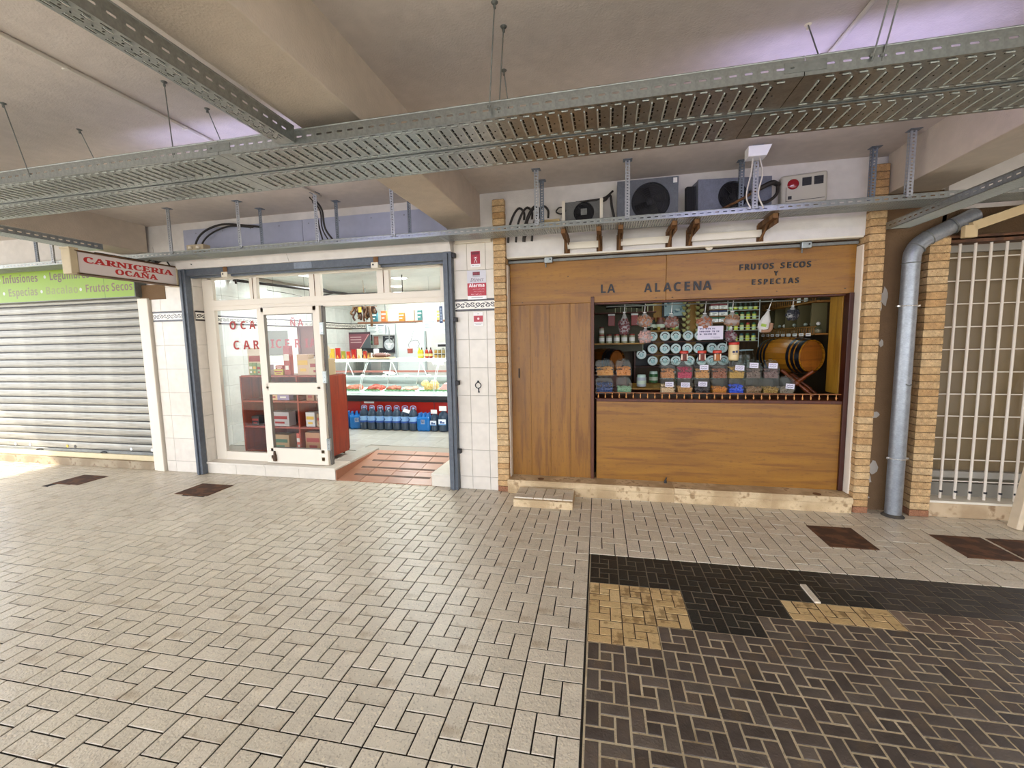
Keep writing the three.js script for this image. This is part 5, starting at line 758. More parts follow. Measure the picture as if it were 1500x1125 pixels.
// wooden goods shelf right behind the glass
{
  const t = thing('goods_shelf', 'reddish wooden shelf unit with open compartments standing behind the shop glass', 'shelf', [0, 0.18, -0.6]);
  const X0 = -5.0, X1 = -3.58, d = 0.36, th = 0.025;
  for (const x of [X0, -4.62, -4.1, X1 - th]) obj('side_panel', span(x, x + th, 0, 1.085, -d / 2, d / 2, 0.003), M.redWood, t);
  for (const y of [0.02, 0.36, 0.72, 1.07]) obj('shelf_board', uvm(span(X0 + th, X1 - th, y, y + th, -d / 2, d / 2 - 0.004, 0.003), y, 0), M.redWood, t);
  obj('back_panel', span(X0, X1, 0.02, 1.08, -d / 2 - 0.012, -d / 2), mat(0x8f4a30, 0.5, { map: T.oak }), t);
  for (const x of [X0 + 0.05, X1 - 0.06]) for (const z of [-0.13, 0.13]) obj('foot', cy(0.022, 0.016, 0.04, x, -0.02, z, 10), M.darkWood, t);
  const goods = [];
  const put = (x, y, w, h, dd, c, l, kind = 'carton', cat = 'carton') => { const b = thing(kind, l, cat, [x, 0.18 + y + 0.026, -0.52]); obj('box', rb(w, h, dd, 0, h / 2, 0, 0.006), mat(c, 0.45), b); obj('print_band', [bx(w * 0.82, h * 0.22, 0.003, 0, h * 0.6, dd / 2 + 0.001), bx(w * 0.5, h * 0.14, 0.003, 0, h * 0.25, dd / 2 + 0.001)], mat(pick([0xe7e2d2, 0xd8b04a, 0x9a2f28, 0x3d6a4c]), 0.5), b); goods.push(b); return b; };
  put(-4.86, 1.07, 0.055, 0.17, 0.07, 0x8ba06a, 'green tea carton, left of the row on top of the goods shelf'); put(-4.8, 1.07, 0.055, 0.17, 0.07, 0x7c9560, 'second green tea carton on top of the goods shelf'); put(-4.73, 1.07, 0.055, 0.16, 0.07, 0x93a878, 'third green tea carton on top of the goods shelf');
  put(-4.62, 1.07, 0.14, 0.07, 0.1, 0xb8a7a0, 'pale flat box on top of the goods shelf, lower of two'); put(-4.62, 1.141, 0.13, 0.07, 0.1, 0x9c8c98, 'mauve flat box on top of the goods shelf, upper of two'); put(-4.4, 1.07, 0.14, 0.08, 0.1, 0xc7b33e, 'yellow flat box on top of the goods shelf'); put(-4.39, 1.151, 0.12, 0.05, 0.09, 0xb4472c, 'small red box on the yellow flat box');
  put(-4.79, 1.075, 0.26, 0.37, 0.03, 0xcbb996, 'cream display card with green leaves standing behind the tea cartons'); put(-4.27, 1.07, 0.1, 0.4, 0.07, 0xa5341f, 'tall red packet with a yellow disc, standing by the door stile');
  put(-4.52, 0.72, 0.13, 0.17, 0.08, 0xd9b987, 'tan paper packet on the upper compartment of the goods shelf'); put(-4.36, 0.72, 0.19, 0.17, 0.09, 0x9a8aa6, 'violet printed packet on the upper compartment of the goods shelf');
  put(-4.42, 0.36, 0.3, 0.2, 0.14, 0xb9b2ab, 'grey white bundle on the middle compartment of the goods shelf'); put(-4.84, 0.36, 0.12, 0.13, 0.1, 0x26201f, 'black packet at left of the middle compartment'); put(-4.45, 0.02, 0.32, 0.22, 0.14, 0xa98b5f, 'kraft carton on the bottom compartment of the goods shelf');
  put(-3.93, 0.72, 0.12, 0.22, 0.1, 0xa7714f, 'brown packet left in the upper compartment behind the door glass'); put(-3.8, 0.72, 0.09, 0.2, 0.1, 0x9b7660, 'dull brown packet in the upper compartment behind the door glass'); put(-3.68, 0.72, 0.14, 0.14, 0.1, 0x8c8a88, 'grey tray pack at right of the upper compartment behind the door glass');
  put(-3.95, 0.36, 0.14, 0.2, 0.1, 0xd0cbc2, 'white packet left in the middle compartment behind the door glass'); put(-3.8, 0.36, 0.1, 0.18, 0.1, 0xa5865f, 'kraft packet in the middle compartment behind the door glass'); put(-3.67, 0.36, 0.13, 0.15, 0.1, 0x9fb0a5, 'grey green packet right in the middle compartment behind the door glass');
  put(-3.92, 0.02, 0.24, 0.26, 0.12, 0xb3835b, 'large kraft carton in the bottom compartment behind the door glass'); put(-3.76, 0.02, 0.08, 0.2, 0.1, 0xc9d0c6, 'white bottle-shaped carton in the bottom compartment'); put(-3.67, 0.02, 0.1, 0.13, 0.1, 0xd0738c, 'pink packet at right of the bottom compartment behind the door glass'); put(-4.16, 0.02, 0.07, 0.24, 0.08, 0xd0644a, 'coral bottle carton beside the door stile in the bottom compartment');
  const m = put(-3.75, 1.07, 0.3, 0.22, 0.16, 0xc2ab86, 'stack of tan trays on top of the goods shelf behind the door glass'); void m; put(-4.0, 1.07, 0.18, 0.28, 0.12, 0xc9a987, 'tan carton on top of the goods shelf behind the door glass');
  const c = thing('wall_clock', 'round pale clock face leaning on the trays behind the door glass', 'clock', [-3.76, 1.56, -0.62]); obj('face', cy(0.075, 0.075, 0.02, 0, 0.05, 0, 28).rotateX(0).clone().translate(0, -0.05, 0).rotateX(1.571).translate(0, 0.04, 0), mat(0xe2d9b8, 0.4), c); obj('rim', uvm(new THREE.TorusGeometry(0.077, 0.006, 8, 30).translate(0, 0.04, 0)), M.aluCream, c);
  const mb = thing('mirror_frame', 'brown wooden framed panel hanging at left behind the door leaf', 'picture', [-4.32, 1.72, -1.0]); obj('frame', [bx(0.32, 0.04, 0.03, 0, 0.22, 0), bx(0.04, 0.44, 0.03, -0.14, 0, 0), bx(0.04, 0.44, 0.03, 0.14, 0, 0)], mat(0x7d4a33, 0.5), mb); obj('panel', bx(0.26, 0.42, 0.01, 0, 0, -0.005), mat(0x8a5a44, 0.4), mb); obj('cord', rod([0, 0.22, 0], [0, 1.12, 0], 0.002, 5), M.cable, mb);
  const gp = thing('grey_panel', 'grey green notice panel hanging behind the red window letters', 'panel', [-5.2, 1.72, -1.4]); gp.rotation.y = 0.5; obj('cord', rod([0, 0.2, 0], [0, 1.12, 0], 0.002, 5), M.cable, gp); obj('panel', rb(0.34, 0.4, 0.02, 0, 0, 0, 0.004), mat(0xb5bdb2, 0.5), gp); obj('yellow_strip', bx(0.09, 0.4, 0.006, -0.18, 0, 0.012), mat(0xd9d8a4, 0.5), gp);
}

// ---------------------------------------------------------------- inside the wooden shop
struct('ceiling', span(-1.1, 2.4, 2.5, 2.6, -2.4, -0.27), mat(0x8c7d52, 0.6, { map: T.oak }));
struct('floor', span(-1.1, 2.4, 0, 0.15, -2.4, -0.3), mat(0x6b6258, 0.5, { map: T.darkstone }));
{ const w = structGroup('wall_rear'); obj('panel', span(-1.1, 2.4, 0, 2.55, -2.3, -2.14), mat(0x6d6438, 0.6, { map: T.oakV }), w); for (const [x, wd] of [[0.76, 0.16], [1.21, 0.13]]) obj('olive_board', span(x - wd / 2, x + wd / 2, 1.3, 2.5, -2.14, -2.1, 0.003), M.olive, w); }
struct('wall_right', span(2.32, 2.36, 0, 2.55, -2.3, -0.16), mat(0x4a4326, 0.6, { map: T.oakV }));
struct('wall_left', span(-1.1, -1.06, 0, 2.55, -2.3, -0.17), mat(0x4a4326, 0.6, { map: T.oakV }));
tag(obj('side_board', rb(0.05, 1.2, 0.24, 2.27, 1.7, -0.36, 0.004), M.olive), 'yellow oak board at right inside the serving window, behind the barrel', 'board');
for (const [x, z, l] of [[0.55, -1.1, 'hidden ceiling tube lamp at left in the wooden shop'], [1.65, -1.0, 'hidden ceiling tube lamp at right in the wooden shop']]) { const o = thing('tube_lamp', l, 'lamp', [x, 2.45, z]); obj('housing', rb(0.7, 0.04, 0.09, 0, 0.025, 0, 0.006), M.white, o); obj('tube', rod([-0.33, -0.012, 0], [0.33, -0.012, 0], 0.013, 10), mat(0xffffff, 0.4, { emissive: new THREE.Color(0.85, 1, 0.93), emissiveIntensity: 2 }), o); const li = new THREE.RectAreaLight(new THREE.Color(0.86, 1, 0.92), LAMP.larder, 0.66, 0.06); li.position.set(x, 2.42, z); li.lookAt(x, 0, z - 0.5); scene.add(li); }

// square counter jars with slanted mouths, filled with nuts, sweets and pulses
const jarGlass = (() => { const s = [[-0.072, 0], [0.072, 0], [0.074, 0.012], [0.074, 0.12], [0.055, 0.168], [-0.06, 0.178], [-0.074, 0.15], [-0.074, 0.012]]; return extrude(s.map(([a, b]) => [a, b]), 0.13, 0.006).translate(0, 0.006, -0.065); })();
const jarLid = join([rb(0.1, 0.014, 0.11, 0, 0.188, 0, 0.005), rb(0.03, 0.012, 0.03, 0, 0.2, 0, 0.004)]);
const filling = [0, 1, 2].map((k) => { const l = [rb(0.132, 0.065, 0.122, 0, 0.041, 0, 0.01)]; for (let i = 0; i < 95; i++) { const g = new THREE.IcosahedronGeometry(rnd(0.007, 0.012), 0).scale(1, rnd(0.5, 1), rnd(0.6, 1.3)).rotateY(rnd(6)).rotateX(rnd(6)); const top = rnd() < 0.45; g.translate(top ? rnd(-0.062, 0.062) : rnd(-0.064, 0.064), top ? 0.072 + 0.018 * k + rnd(0.016) : rnd(0.014, 0.08 + 0.018 * k), top ? rnd(-0.055, 0.055) : 0.061 + rnd(-0.002, 0.003)); l.push(uvm(g)); } return join(l); });
const priceTex = [0, 1, 2].map((k) => canvasTex(128, 80, (g, w, h) => { g.fillStyle = '#dcd6e2'; g.fillRect(0, 0, w, h); g.strokeStyle = '#2b2740'; g.lineWidth = 5; for (let r = 0; r < 2; r++) { g.beginPath(); for (let i = 0; i < 13; i++) { const x = 14 + i * 8, y = 26 + r * 30 + ((i * 7 + k * 5 + r * 3) % 5 - 2) * 4; i ? g.lineTo(x, y) : g.moveTo(x, y); } g.stroke(); } }));
const cardMats = priceTex.map((t) => mat(0xffffff, 0.7, { map: t })), cardGeo = new THREE.PlaneGeometry(0.085, 0.052).toNonIndexed();
function jar(label, at, s, c, k, card, turn = 0) {
  const t = thing('nut_jar', label, 'jar', at, turn); t.scale.set(s, 1, 1);
  obj('contents', filling[k], mat(c, 0.55), t); obj('glass', jarGlass, M.jar, t); obj('lid', jarLid, M.jar, t);
  if (card) { const o = obj('price_card', cardGeo, cardMats[k], t, [card[0], card[1], 0.078]); o.rotation.z = card[2] || 0; }
  return t;
}
const J = 1.075, ZJ = -0.33;
[[-0.016, 1.3, 0x35487c, 2, null, 'jar of dark blue grey sweets, lower one at the left end of the jar row'], [0.197, 1.1, 0x8aa884, 0, null, 'jar with a thin layer of green sweets, lower one second from left'], [0.655, 1, 0xd8b48c, 1, [0.01, 0.115, 0.02], 'lower jar of pale mixed nuts with a big note, left in the main jar group'], [0.827, 1.05, 0xc28a4e, 0, [0, 0.11, -0.02], 'lower jar of sand coloured grain with a white note, under the magenta jar'], [1.0, 1.02, 0x2c1a1c, 1, [0, 0.12, -0.03], 'lower jar of nearly black fruit with a white note'], [1.17, 1.0, 0xc87a24, 0, null, 'lower jar of orange brown grain without a note'], [1.333, 1.0, 0x2450d0, 1, null, 'lower jar of bright blue sweets'], [1.497, 1.04, 0x8d6a48, 0, null, 'lower jar nearly empty with brown nuts, right of the blue sweets'], [1.657, 1.0, 0xa07a34, 0, null, 'lower jar nearly empty with golden seeds, under the second grey noted jar'], [1.808, 0.95, 0x8a7a68, 0, [0.02, 0.1, -0.08], 'lower jar at right end with a ruled note, beside the barrel trestle']].forEach(([x, s, c, k, card, l]) => jar(l, [x, J, ZJ], s, c, k, card));
[[-0.017, 1.32, 0xd08a30, 1, null, 'upper jar of golden nuts at the left end of the jar row, tilted open', 0.12], [0.19, 1.1, 0xc87824, 1, null, 'upper jar with a domed top and orange brown nuts, second from left', 0], [0.652, 1, 0xb8743a, 1, null, 'upper jar of brown nuts at the left of the main jar group', 0], [0.823, 1.05, 0xb00840, 2, null, 'upper jar full of magenta red sweets', 0], [0.998, 1.0, 0xc08440, 1, [0.01, 0.125, 0.02], 'upper jar of tan nuts with a note, between magenta and brown jars', 0], [1.166, 1.0, 0x8f4c28, 1, null, 'upper jar of reddish brown nuts below the third red lidded tub', 0], [1.332, 1.02, 0xb88a2c, 2, [0.02, 0.12, -0.06], 'upper jar of mixed golden and dark nuts with a note', 0], [1.494, 0.95, 0x6f5648, 1, [0.0, 0.145, -0.05], 'upper jar of dull brown nuts with a note at its rim, second from right', -0.1], [1.661, 0.95, 0x71504a, 1, [0.01, 0.14, -0.04], 'upper jar of dark pinkish nuts with a note, rightmost of the upper row', -0.1]].forEach(([x, s, c, k, card, l, r]) => { const o = jar(l, [x, J + 0.2 - (x < 0.5 ? 0 : 0.03), ZJ], s, c, k, card, r); o.scale.y = x < 0.5 ? 0.95 : 1; });
[[0.82, 0x6a2a20, 'left'], [0.999, 0x7a3226, 'middle'], [1.15, 0xb8662e, 'right']].forEach(([x, c, n]) => { const t = thing('spice_tub', n + ' one of three small clear tubs with red lids standing on the upper jars', 'tub', [x, J + 0.36, ZJ], 0, 'red lidded tubs'); obj('spice', cy(0.034, 0.034, 0.07, 0, 0.036, 0, 16), mat(c, 0.6), t); obj('cup', lathe([[0, 0], [0.038, 0.001], [0.04, 0.085], [0.038, 0.086]], 18), M.jar, t); obj('lid', lathe([[0.038, 0.082], [0.044, 0.084], [0.044, 0.108], [0.036, 0.112], [0, 0.112]], 18), mat(0xc0341f, 0.35), t); obj('painted_reflection', [bx(0.012, 0.06, 0.003, -0.026, 0.045, 0.03), bx(0.01, 0.06, 0.003, 0.027, 0.045, 0.03)], mat(0xe8cdb8, 0.4), t); });  // pale side strips are reflections painted onto the clear cups
{ const t = thing('snack_tub', 'tall cream tub with red lid and dark print standing on an upper jar', 'tub', [1.31, J + 0.36, ZJ]); obj('body', lathe([[0, 0], [0.046, 0.002], [0.05, 0.02], [0.05, 0.16], [0.044, 0.172]], 20), mat(0xd9c08c, 0.4), t); obj('lid', lathe([[0.044, 0.168], [0.052, 0.17], [0.052, 0.19], [0.044, 0.196], [0, 0.196]], 20), mat(0xb8281c, 0.35), t); obj('print', [bx(0.024, 0.022, 0.003, -0.012, 0.095, 0.05), bx(0.022, 0.024, 0.003, 0.016, 0.097, 0.05), bx(0.04, 0.006, 0.003, 0, 0.072, 0.05)], mat(0x2c2f52, 0.5), t); }
// barrels on trestles
function barrel(label, L, R, at, ry, rz, wood, headC) {
  const t = thing('barrel', label, 'barrel', at, ry); t.rotation.order = 'YXZ'; t.rotation.z = rz;
  const pr = (k) => R * (0.8 + 0.2 * Math.cos((k - 0.5) * 2.6)), n = 16, stave = (() => { const p = [], a0 = -Math.PI / 20 + 0.006, a1 = -a0; for (let i = 0; i < n; i++) for (const [a, b, c, d] of [[i, a0, i + 1, a1]]) { const P = (k, an, r = 0) => [(k / n - 0.5) * L, Math.cos(an) * (pr(k / n) + r), Math.sin(an) * (pr(k / n) + r)]; const q = [P(a, b), P(c, b), P(c, d), P(a, d)]; p.push(...q[0], ...q[2], ...q[1], ...q[0], ...q[3], ...q[2]); const m = [P(a, b, -0.01), P(c, b, -0.01)]; p.push(...q[0], ...q[1], ...m[1], ...q[0], ...m[1], ...m[0]); const m2 = [P(a, d, -0.01), P(c, d, -0.01)]; p.push(...q[3], ...m2[1], ...q[2], ...q[3], ...m2[0], ...m2[1]); } const g = new THREE.BufferGeometry(); g.setAttribute('position', new THREE.Float32BufferAttribute(p, 3)); g.computeVertexNormals(); return uvm(g); })();
  const ms = [0, 1, 2].map((k) => phys(new THREE.Color(wood).multiplyScalar(1 - 0.07 * k), 0.25, { map: T.oak, clearcoat: 0.6, clearcoatRoughness: 0.2 }));
  for (let i = 0; i < 20; i++) { const o = obj('stave', stave, ms[i % 3], t); o.rotation.x = i * Math.PI / 10; }
  for (const k of [0.02, 0.12, 0.21, 0.79, 0.88, 0.98]) { const w = k < 0.05 || k > 0.95 ? 0.045 : 0.032, r = pr(k) + 0.005, r2 = pr(k + (k < 0.5 ? 1 : -1) * w / L) + 0.005; obj('hoop', uvm(new THREE.CylinderGeometry(k < 0.5 ? r2 : r, k < 0.5 ? r : r2, w, 36, 1, true).rotateZ(-Math.PI / 2).translate((k - 0.5) * L + (k < 0.5 ? w / 2 : -w / 2), 0, 0)), mat(0x1d1d22, 0.3, { metalness: 0.6 }), t); }
  for (const s of [-1, 1]) { const planks = []; const hr = pr(0.02) - 0.012; for (let i = 0; i < 5; i++) { const a = -hr + i * hr * 0.4, b = a + hr * 0.4 - 0.002, pts = []; for (let q = 0; q <= 6; q++) { const z = a + (b - a) * q / 6; pts.push([z, Math.sqrt(Math.max(0, hr * hr - z * z))]); } for (let q = 6; q >= 0; q--) { const z = a + (b - a) * q / 6; pts.push([z, -Math.sqrt(Math.max(0, hr * hr - z * z))]); } planks.push(extrude(pts, 0.012)); } planks.forEach((g) => obj('head_board', uvm(g.rotateY(Math.PI / 2).translate(s * (L / 2 - 0.03) - 0.006, 0, 0)), mat(headC, 0.5, { map: T.oak }), t)); }
  return t;
}
{
  barrel('large glossy oak barrel with black hoops on a trestle at right of the serving window', 0.56, 0.2, [1.985, 1.47, -0.74], -1.08, 0.0, 0xf0cf90, 0xd9a878);
  const t = thing('barrel_trestle', 'crossed turned wooden trestle carrying the large barrel', 'trestle', [2.02, 1.06, -0.56], -0.5); const TW = mat(0xa8683c, 0.45, { map: T.oak }), leg = (a, b) => { const g = []; const A = V(...a), B = V(...b); for (let i = 0; i < 6; i++) { const p = A.clone().lerp(B, i / 6), q = A.clone().lerp(B, (i + 1) / 6); g.push(rod(p.toArray(), q.toArray(), 0.015 + 0.005 * (i % 2), 8)); } return join(g); };
  for (const z of [0.12, -0.12]) { obj('leg', leg([-0.15, 0, z], [0.14, 0.26, z]), TW, t); obj('leg', leg([0.15, 0, z], [-0.14, 0.26, z]), TW, t); } obj('stretcher', rod([0, 0.13, -0.14], [0, 0.13, 0.14], 0.018), TW, t); obj('hub', uvm(new THREE.SphereGeometry(0.035, 12, 8).translate(0, 0.13, 0.125)), TW, t);
  barrel('smaller dark barrel lying behind the left jars in the serving window', 0.44, 0.155, [-0.02, 1.42, -0.98], -0.75, 0, 0x8a6a4a, 0xb58a5c);
  tag(obj('barrel_rest', [span(-0.25, 0.25, 1.1, 1.26, -1.15, -0.8, 0.01), span(-0.2, 0.2, 0.15, 1.1, -1.1, -0.85)], M.darkWood), 'dark wooden rest under the smaller left barrel', 'rest');
}
// hanging bags of nuts and a handwritten note
function bagGeo(w, h, seedk) { const g = new THREE.SphereGeometry(1, 18, 16), p = g.attributes.position; for (let i = 0; i < p.count; i++) { const x = p.getX(i), y = p.getY(i), z = p.getZ(i), neck = Math.max(0.12, Math.min(1, (1 - y) * 0.62 + 0.04)), wr = 1 + 0.09 * Math.sin(x * 11 + seedk) * Math.sin(z * 9 + y * 7); p.setXYZ(i, x * neck * wr * w / 2, y * h / 2, z * neck * wr * w / 3); } g.computeVertexNormals(); return uvm(g); }
function hungBag(label, x, y0, y1, w, z, fill, c, part = 0.62) {
  const t = thing('hanging_bag', label, 'bag', [x, y0, z]), h = y1 - y0;
  if (fill) { const l = []; for (let i = 0; i < 70; i++) { const a = rnd(6.283), v = rnd(), r = w * 0.4 * (0.75 + 0.3 * Math.sin(v * 3.1)); l.push(uvm(new THREE.IcosahedronGeometry(rnd(0.011, 0.018), 0).translate(Math.cos(a) * r * rnd(0.6, 1), h * (0.05 + part * v), Math.sin(a) * r * 0.6))); } obj('nuts', [...l, uvm(new THREE.SphereGeometry(1, 14, 10).scale(w * 0.4, h * part * 0.5, w * 0.25).translate(0, h * part * 0.52, 0))], mat(c, 0.6), t); }
  obj('film', bagGeo(w, h, x * 9).translate(0, h / 2, 0), fill ? M.bag : M.cloth, t);
  obj('tie', [uvm(new THREE.TorusGeometry(w * 0.08, 0.006, 6, 12).rotateX(1.571).translate(0, h * 0.9, 0)), rod([0, h * 0.95, 0], [0.01, h + 0.12, 0], 0.004, 6)], M.paper, t);
  return t;
}
hungBag('hanging cloth sack of dark red beans with a white collar, leftmost hanging bag', 0.205, 1.73, 2.02, 0.15, -0.6, true, 0x6a3a3c, 0.6);
hungBag('pair of hanging clear bags of tan nuts, upper bag of the stack at left', 0.43, 1.815, 2.0, 0.2, -0.6, true, 0xa9795c); hungBag('hanging clear bag of pinkish nuts, lower bag of the stack at left', 0.44, 1.63, 1.83, 0.18, -0.59, true, 0xcaa196);
hungBag('hanging clear bags of brown nuts in front of the middle shelf', 0.72, 1.8, 1.98, 0.18, -0.6, true, 0x8d6256); hungBag('hanging clear bag of orange brown nuts above the handwritten note', 1.075, 1.78, 1.97, 0.2, -0.6, true, 0xa4684c);
hungBag('hanging clear bag of tan nuts right of the note, upper of two', 1.355, 1.8, 1.98, 0.19, -0.6, true, 0x9a7050); hungBag('hanging clear bag of purple brown fruit right of the note, lower of two', 1.345, 1.63, 1.8, 0.14, -0.59, true, 0x6d4048);
{ const t = hungBag('white crumpled plastic bag hanging right of the bottle rack', 1.66, 1.72, 2.0, 0.15, -0.6, false, 0); t.rotation.z = -0.22; obj('twig', tube([[-0.02, 0.02, 0.02], [0.05, 0.04, 0.04], [0.05, 0.12, 0.05]], 0.02), mat(0xa0785c, 0.7), t); obj('green_print', bx(0.05, 0.03, 0.003, -0.02, 0.08, 0.05), mat(0x9bb53a, 0.5), t); }
hungBag('dark small bag hanging before the right wall shelves', 1.95, 1.85, 2.02, 0.14, -0.6, true, 0x23222c);
tag(obj('hanging_rail', [rod([0.0, 2.06, -0.6], [2.2, 2.06, -0.6], 0.006)], M.zinc), 'thin rail from which the bags of nuts hang', 'rail');
{ const t = thing('written_note', 'white handwritten note hanging in the middle of the serving window', 'note', [1.127, 1.735, -0.56]); obj('card', rb(0.264, 0.15, 0.004, 0, 0, 0, 0.001), M.paper, t); const g = new THREE.PlaneGeometry(0.258, 0.146); g.translate(0, 0, 0.003); obj('print', g, mat(0xffffff, 0.7, { map: canvasTex(512, 288, (c, w, h) => { c.fillStyle = '#ddd5e4'; c.fillRect(0, 0, w, h); c.strokeStyle = '#3b3560'; c.lineWidth = 9; for (const [y, n, gaps] of [[70, 11, [3, 8]], [132, 14, [8, 11]], [190, 12, [2, 9]]]) { c.beginPath(); for (let i = 0; i < n; i++) { if (gaps.includes(i)) continue; const x = 36 + i * 29, a = (i * 7 + y) % 4; c.moveTo(x, y - 34); c.lineTo(x + (a > 1 ? 14 : 0), y); if (a % 2) { c.moveTo(x, y - 18); c.lineTo(x + 17, y - 20); } if (a !== 1) { c.moveTo(x + 17, y - 34); c.lineTo(x + 15, y); } } c.stroke(); } c.fillStyle = '#6d6486'; c.fillRect(260, 236, 190, 6); c.fillRect(320, 254, 140, 6); }) }), t); }
// rear shelving: big jars lying with round white lids outward
{
  const lidTex = canvasTex(128, 128, (g, w, h) => { g.fillStyle = '#bfe3e2'; g.fillRect(0, 0, w, h); g.fillStyle = '#e9f7f6'; g.beginPath(); g.arc(64, 64, 62, 0, 7); g.fill(); g.fillStyle = '#20393c'; g.beginPath(); g.arc(64, 64, 44, 3.3, 6.1); g.arc(64, 60, 30, 6.1, 3.3, true); g.fill(); g.fillStyle = '#a9d6d8'; g.beginPath(); g.arc(64, 74, 30, 0, 7); g.fill(); g.fillStyle = '#e4f4f2'; g.fillRect(58, 50, 10, 40); });
  const lidM = mat(0xffffff, 0.4, { map: lidTex }), cap = new THREE.CircleGeometry(0.064, 24).toNonIndexed(); cap.translate(0, 0, 0.001);
  const j = thing('pickle_jar', 'x', 'jar', [0, 0, -1.9], 0, 'lying jars with round white lids'); obj('body', rb(0.13, 0.13, 0.16, 0, 0, -0.1, 0.02, 2), M.jar, j); obj('lid', lathe([[0.058, -0.02], [0.07, -0.018], [0.07, -0.002], [0.06, 0]], 24).rotateX(1.571), mat(0xe6f2f0, 0.4), j); obj('lid_print', cap, lidM, j); obj('contents', rb(0.11, 0.07, 0.13, 0, -0.028, -0.1, 0.015, 2), mat(0x7a7c4c, 0.6), j);
  const rows = [[1.715, 'top', [0.653, 0.821, 0.968, 1.132, 1.286]], [1.535, 'middle', [0.655, 0.824, 0.972, 1.127, 1.272, 1.45, 1.583]], [1.362, 'bottom', [0.658, 0.826, 0.975, 1.158, 1.321, 1.455, 1.606]]], ord = ['first', 'second', 'third', 'fourth', 'fifth', 'sixth', 'seventh']; let first = true;
  for (const [y, n, xs] of rows) xs.forEach((x, i) => { const l = ord[i] + ' lying white-lidded jar from left in the ' + n + ' row of the rear shelf'; if (first) { j.position.set(x, y, -1.9); j.userData.label = l; first = false; } else { const q = dup(j, [x, y, -1.9], rnd(-0.1, 0.1), l); q.rotation.z = rnd(-0.5, 0.5); } });
  const q = dup(j, [0.496, 1.458, -1.85], 0, 'single lying jar with round white lid left of the three rows'); q.rotation.z = 0.3;
  const s = thing('rear_shelf', 'dark rear shelf unit holding the rows of lying jars', 'shelf', [0, 0, -1.98]); for (const y of [1.27, 1.445, 1.625]) obj('shelf_board', span(0.4, 1.7, y, y + 0.012, -0.16, 0.1), M.darkWood, s); obj('back', span(0.4, 1.7, 1.25, 1.78, -0.16, -0.15), M.black, s); obj('upper_board', span(0.58, 1.02, 1.78, 1.8, -0.14, 0.1, 0.003), M.olive, s); for (const x of [0.4, 1.68]) obj('shelf_post', span(x, x + 0.02, 0.96, 1.8, -0.15, 0.08), M.darkWood, s);
  for (const [x, c, lid, l] of [[0.64, 0x2f3a2c, 0x7a3b20, 'dark jar with brown lid, left on the middle upper board'], [0.95, 0x9cbf7c, 0x6a2f18, 'pale green jar with brown lid, right on the middle upper board'], [0.76, 0x77504a, 0x8a4a30, 'reddish jar with brown lid between the green and the dark jar']]) { const t = thing('preserve_jar', l, 'jar', [x, 1.8, -1.93]); obj('body', lathe([[0, 0], [0.055, 0.003], [0.06, 0.02], [0.06, 0.11], [0.045, 0.14], [0.045, 0.15]], 16), mat(c, 0.25), t); obj('lid', cy(0.05, 0.05, 0.03, 0, 0.165, 0, 16), mat(lid, 0.4), t); obj('label', cy(0.061, 0.061, 0.05, 0, 0.06, 0, 16, true), mat(0xdfe8d4, 0.6), t); }
  for (const [i, [x, l]] of [[0.63, 'first'], [0.73, 'second'], [0.83, 'third'], [0.93, 'fourth']].entries()) { const t = thing('candle_glass', l + ' small yellow topped glass from left under the middle upper board jars', 'glass', [x, 1.8, -1.86], 0, 'small glasses on the upper board'); obj('glass', cy(0.022, 0.018, 0.05, 0, 0.026, 0, 12), mat(i % 2 ? 0xc9b84e : 0x6a6240, 0.3), t); obj('rim', uvm(new THREE.TorusGeometry(0.022, 0.003, 6, 14).rotateX(1.571).translate(0, 0.05, 0)), M.paper, t); }
  const p = thing('framed_picture', 'framed pale blue picture behind the hanging bags at top of the rear wall', 'picture', [0.972, 2.14, -2.08]); obj('frame', [bx(0.34, 0.03, 0.03, 0, -0.15, 0), bx(0.03, 0.36, 0.03, -0.16, 0.02, 0), bx(0.03, 0.36, 0.03, 0.16, 0.02, 0), bx(0.34, 0.03, 0.03, 0, 0.2, 0)], M.black, p); const pg = new THREE.PlaneGeometry(0.29, 0.34); pg.translate(0, 0.02, 0.012); obj('image', pg, mat(0xffffff, 0.4, { map: canvasTex(128, 150, (g, w, h) => { g.fillStyle = '#a9c4cc'; g.fillRect(0, 0, w, h); for (let i = 0; i < 40; i++) { g.fillStyle = ['#6f93a3', '#d6e4e4', '#8fb0ba', '#4f7486'][i % 4]; g.fillRect((i * 37) % w, (i * 53) % h, 10 + (i * 7) % 24, 4 + (i * 5) % 12); } }) }), p);
  for (const [x, n] of [[1.12, 'left'], [1.3, 'right']]) { const t = thing('garlic_string', n + ' one of two pale garlic strings flanking the olive board', 'garlic', [x, 2.4, -2.04]); obj('cord', rod([0, 0, 0], [0, -0.72, 0], 0.006), M.rope, t); const bulb = lathe([[0, -0.03], [0.02, -0.028], [0.028, -0.01], [0.02, 0.012], [0.006, 0.026], [0.004, 0.036]], 10); for (let i = 0; i < 17; i++) { const o = obj('bulb', bulb, mat(i % 3 ? 0xd0cc8e : 0xb5b070, 0.6), t, [(i % 2 ? 1 : -1) * 0.03, -0.05 - i * 0.04, 0.02]); o.rotation.z = (i % 2 ? -1 : 1) * 0.9; } }
}
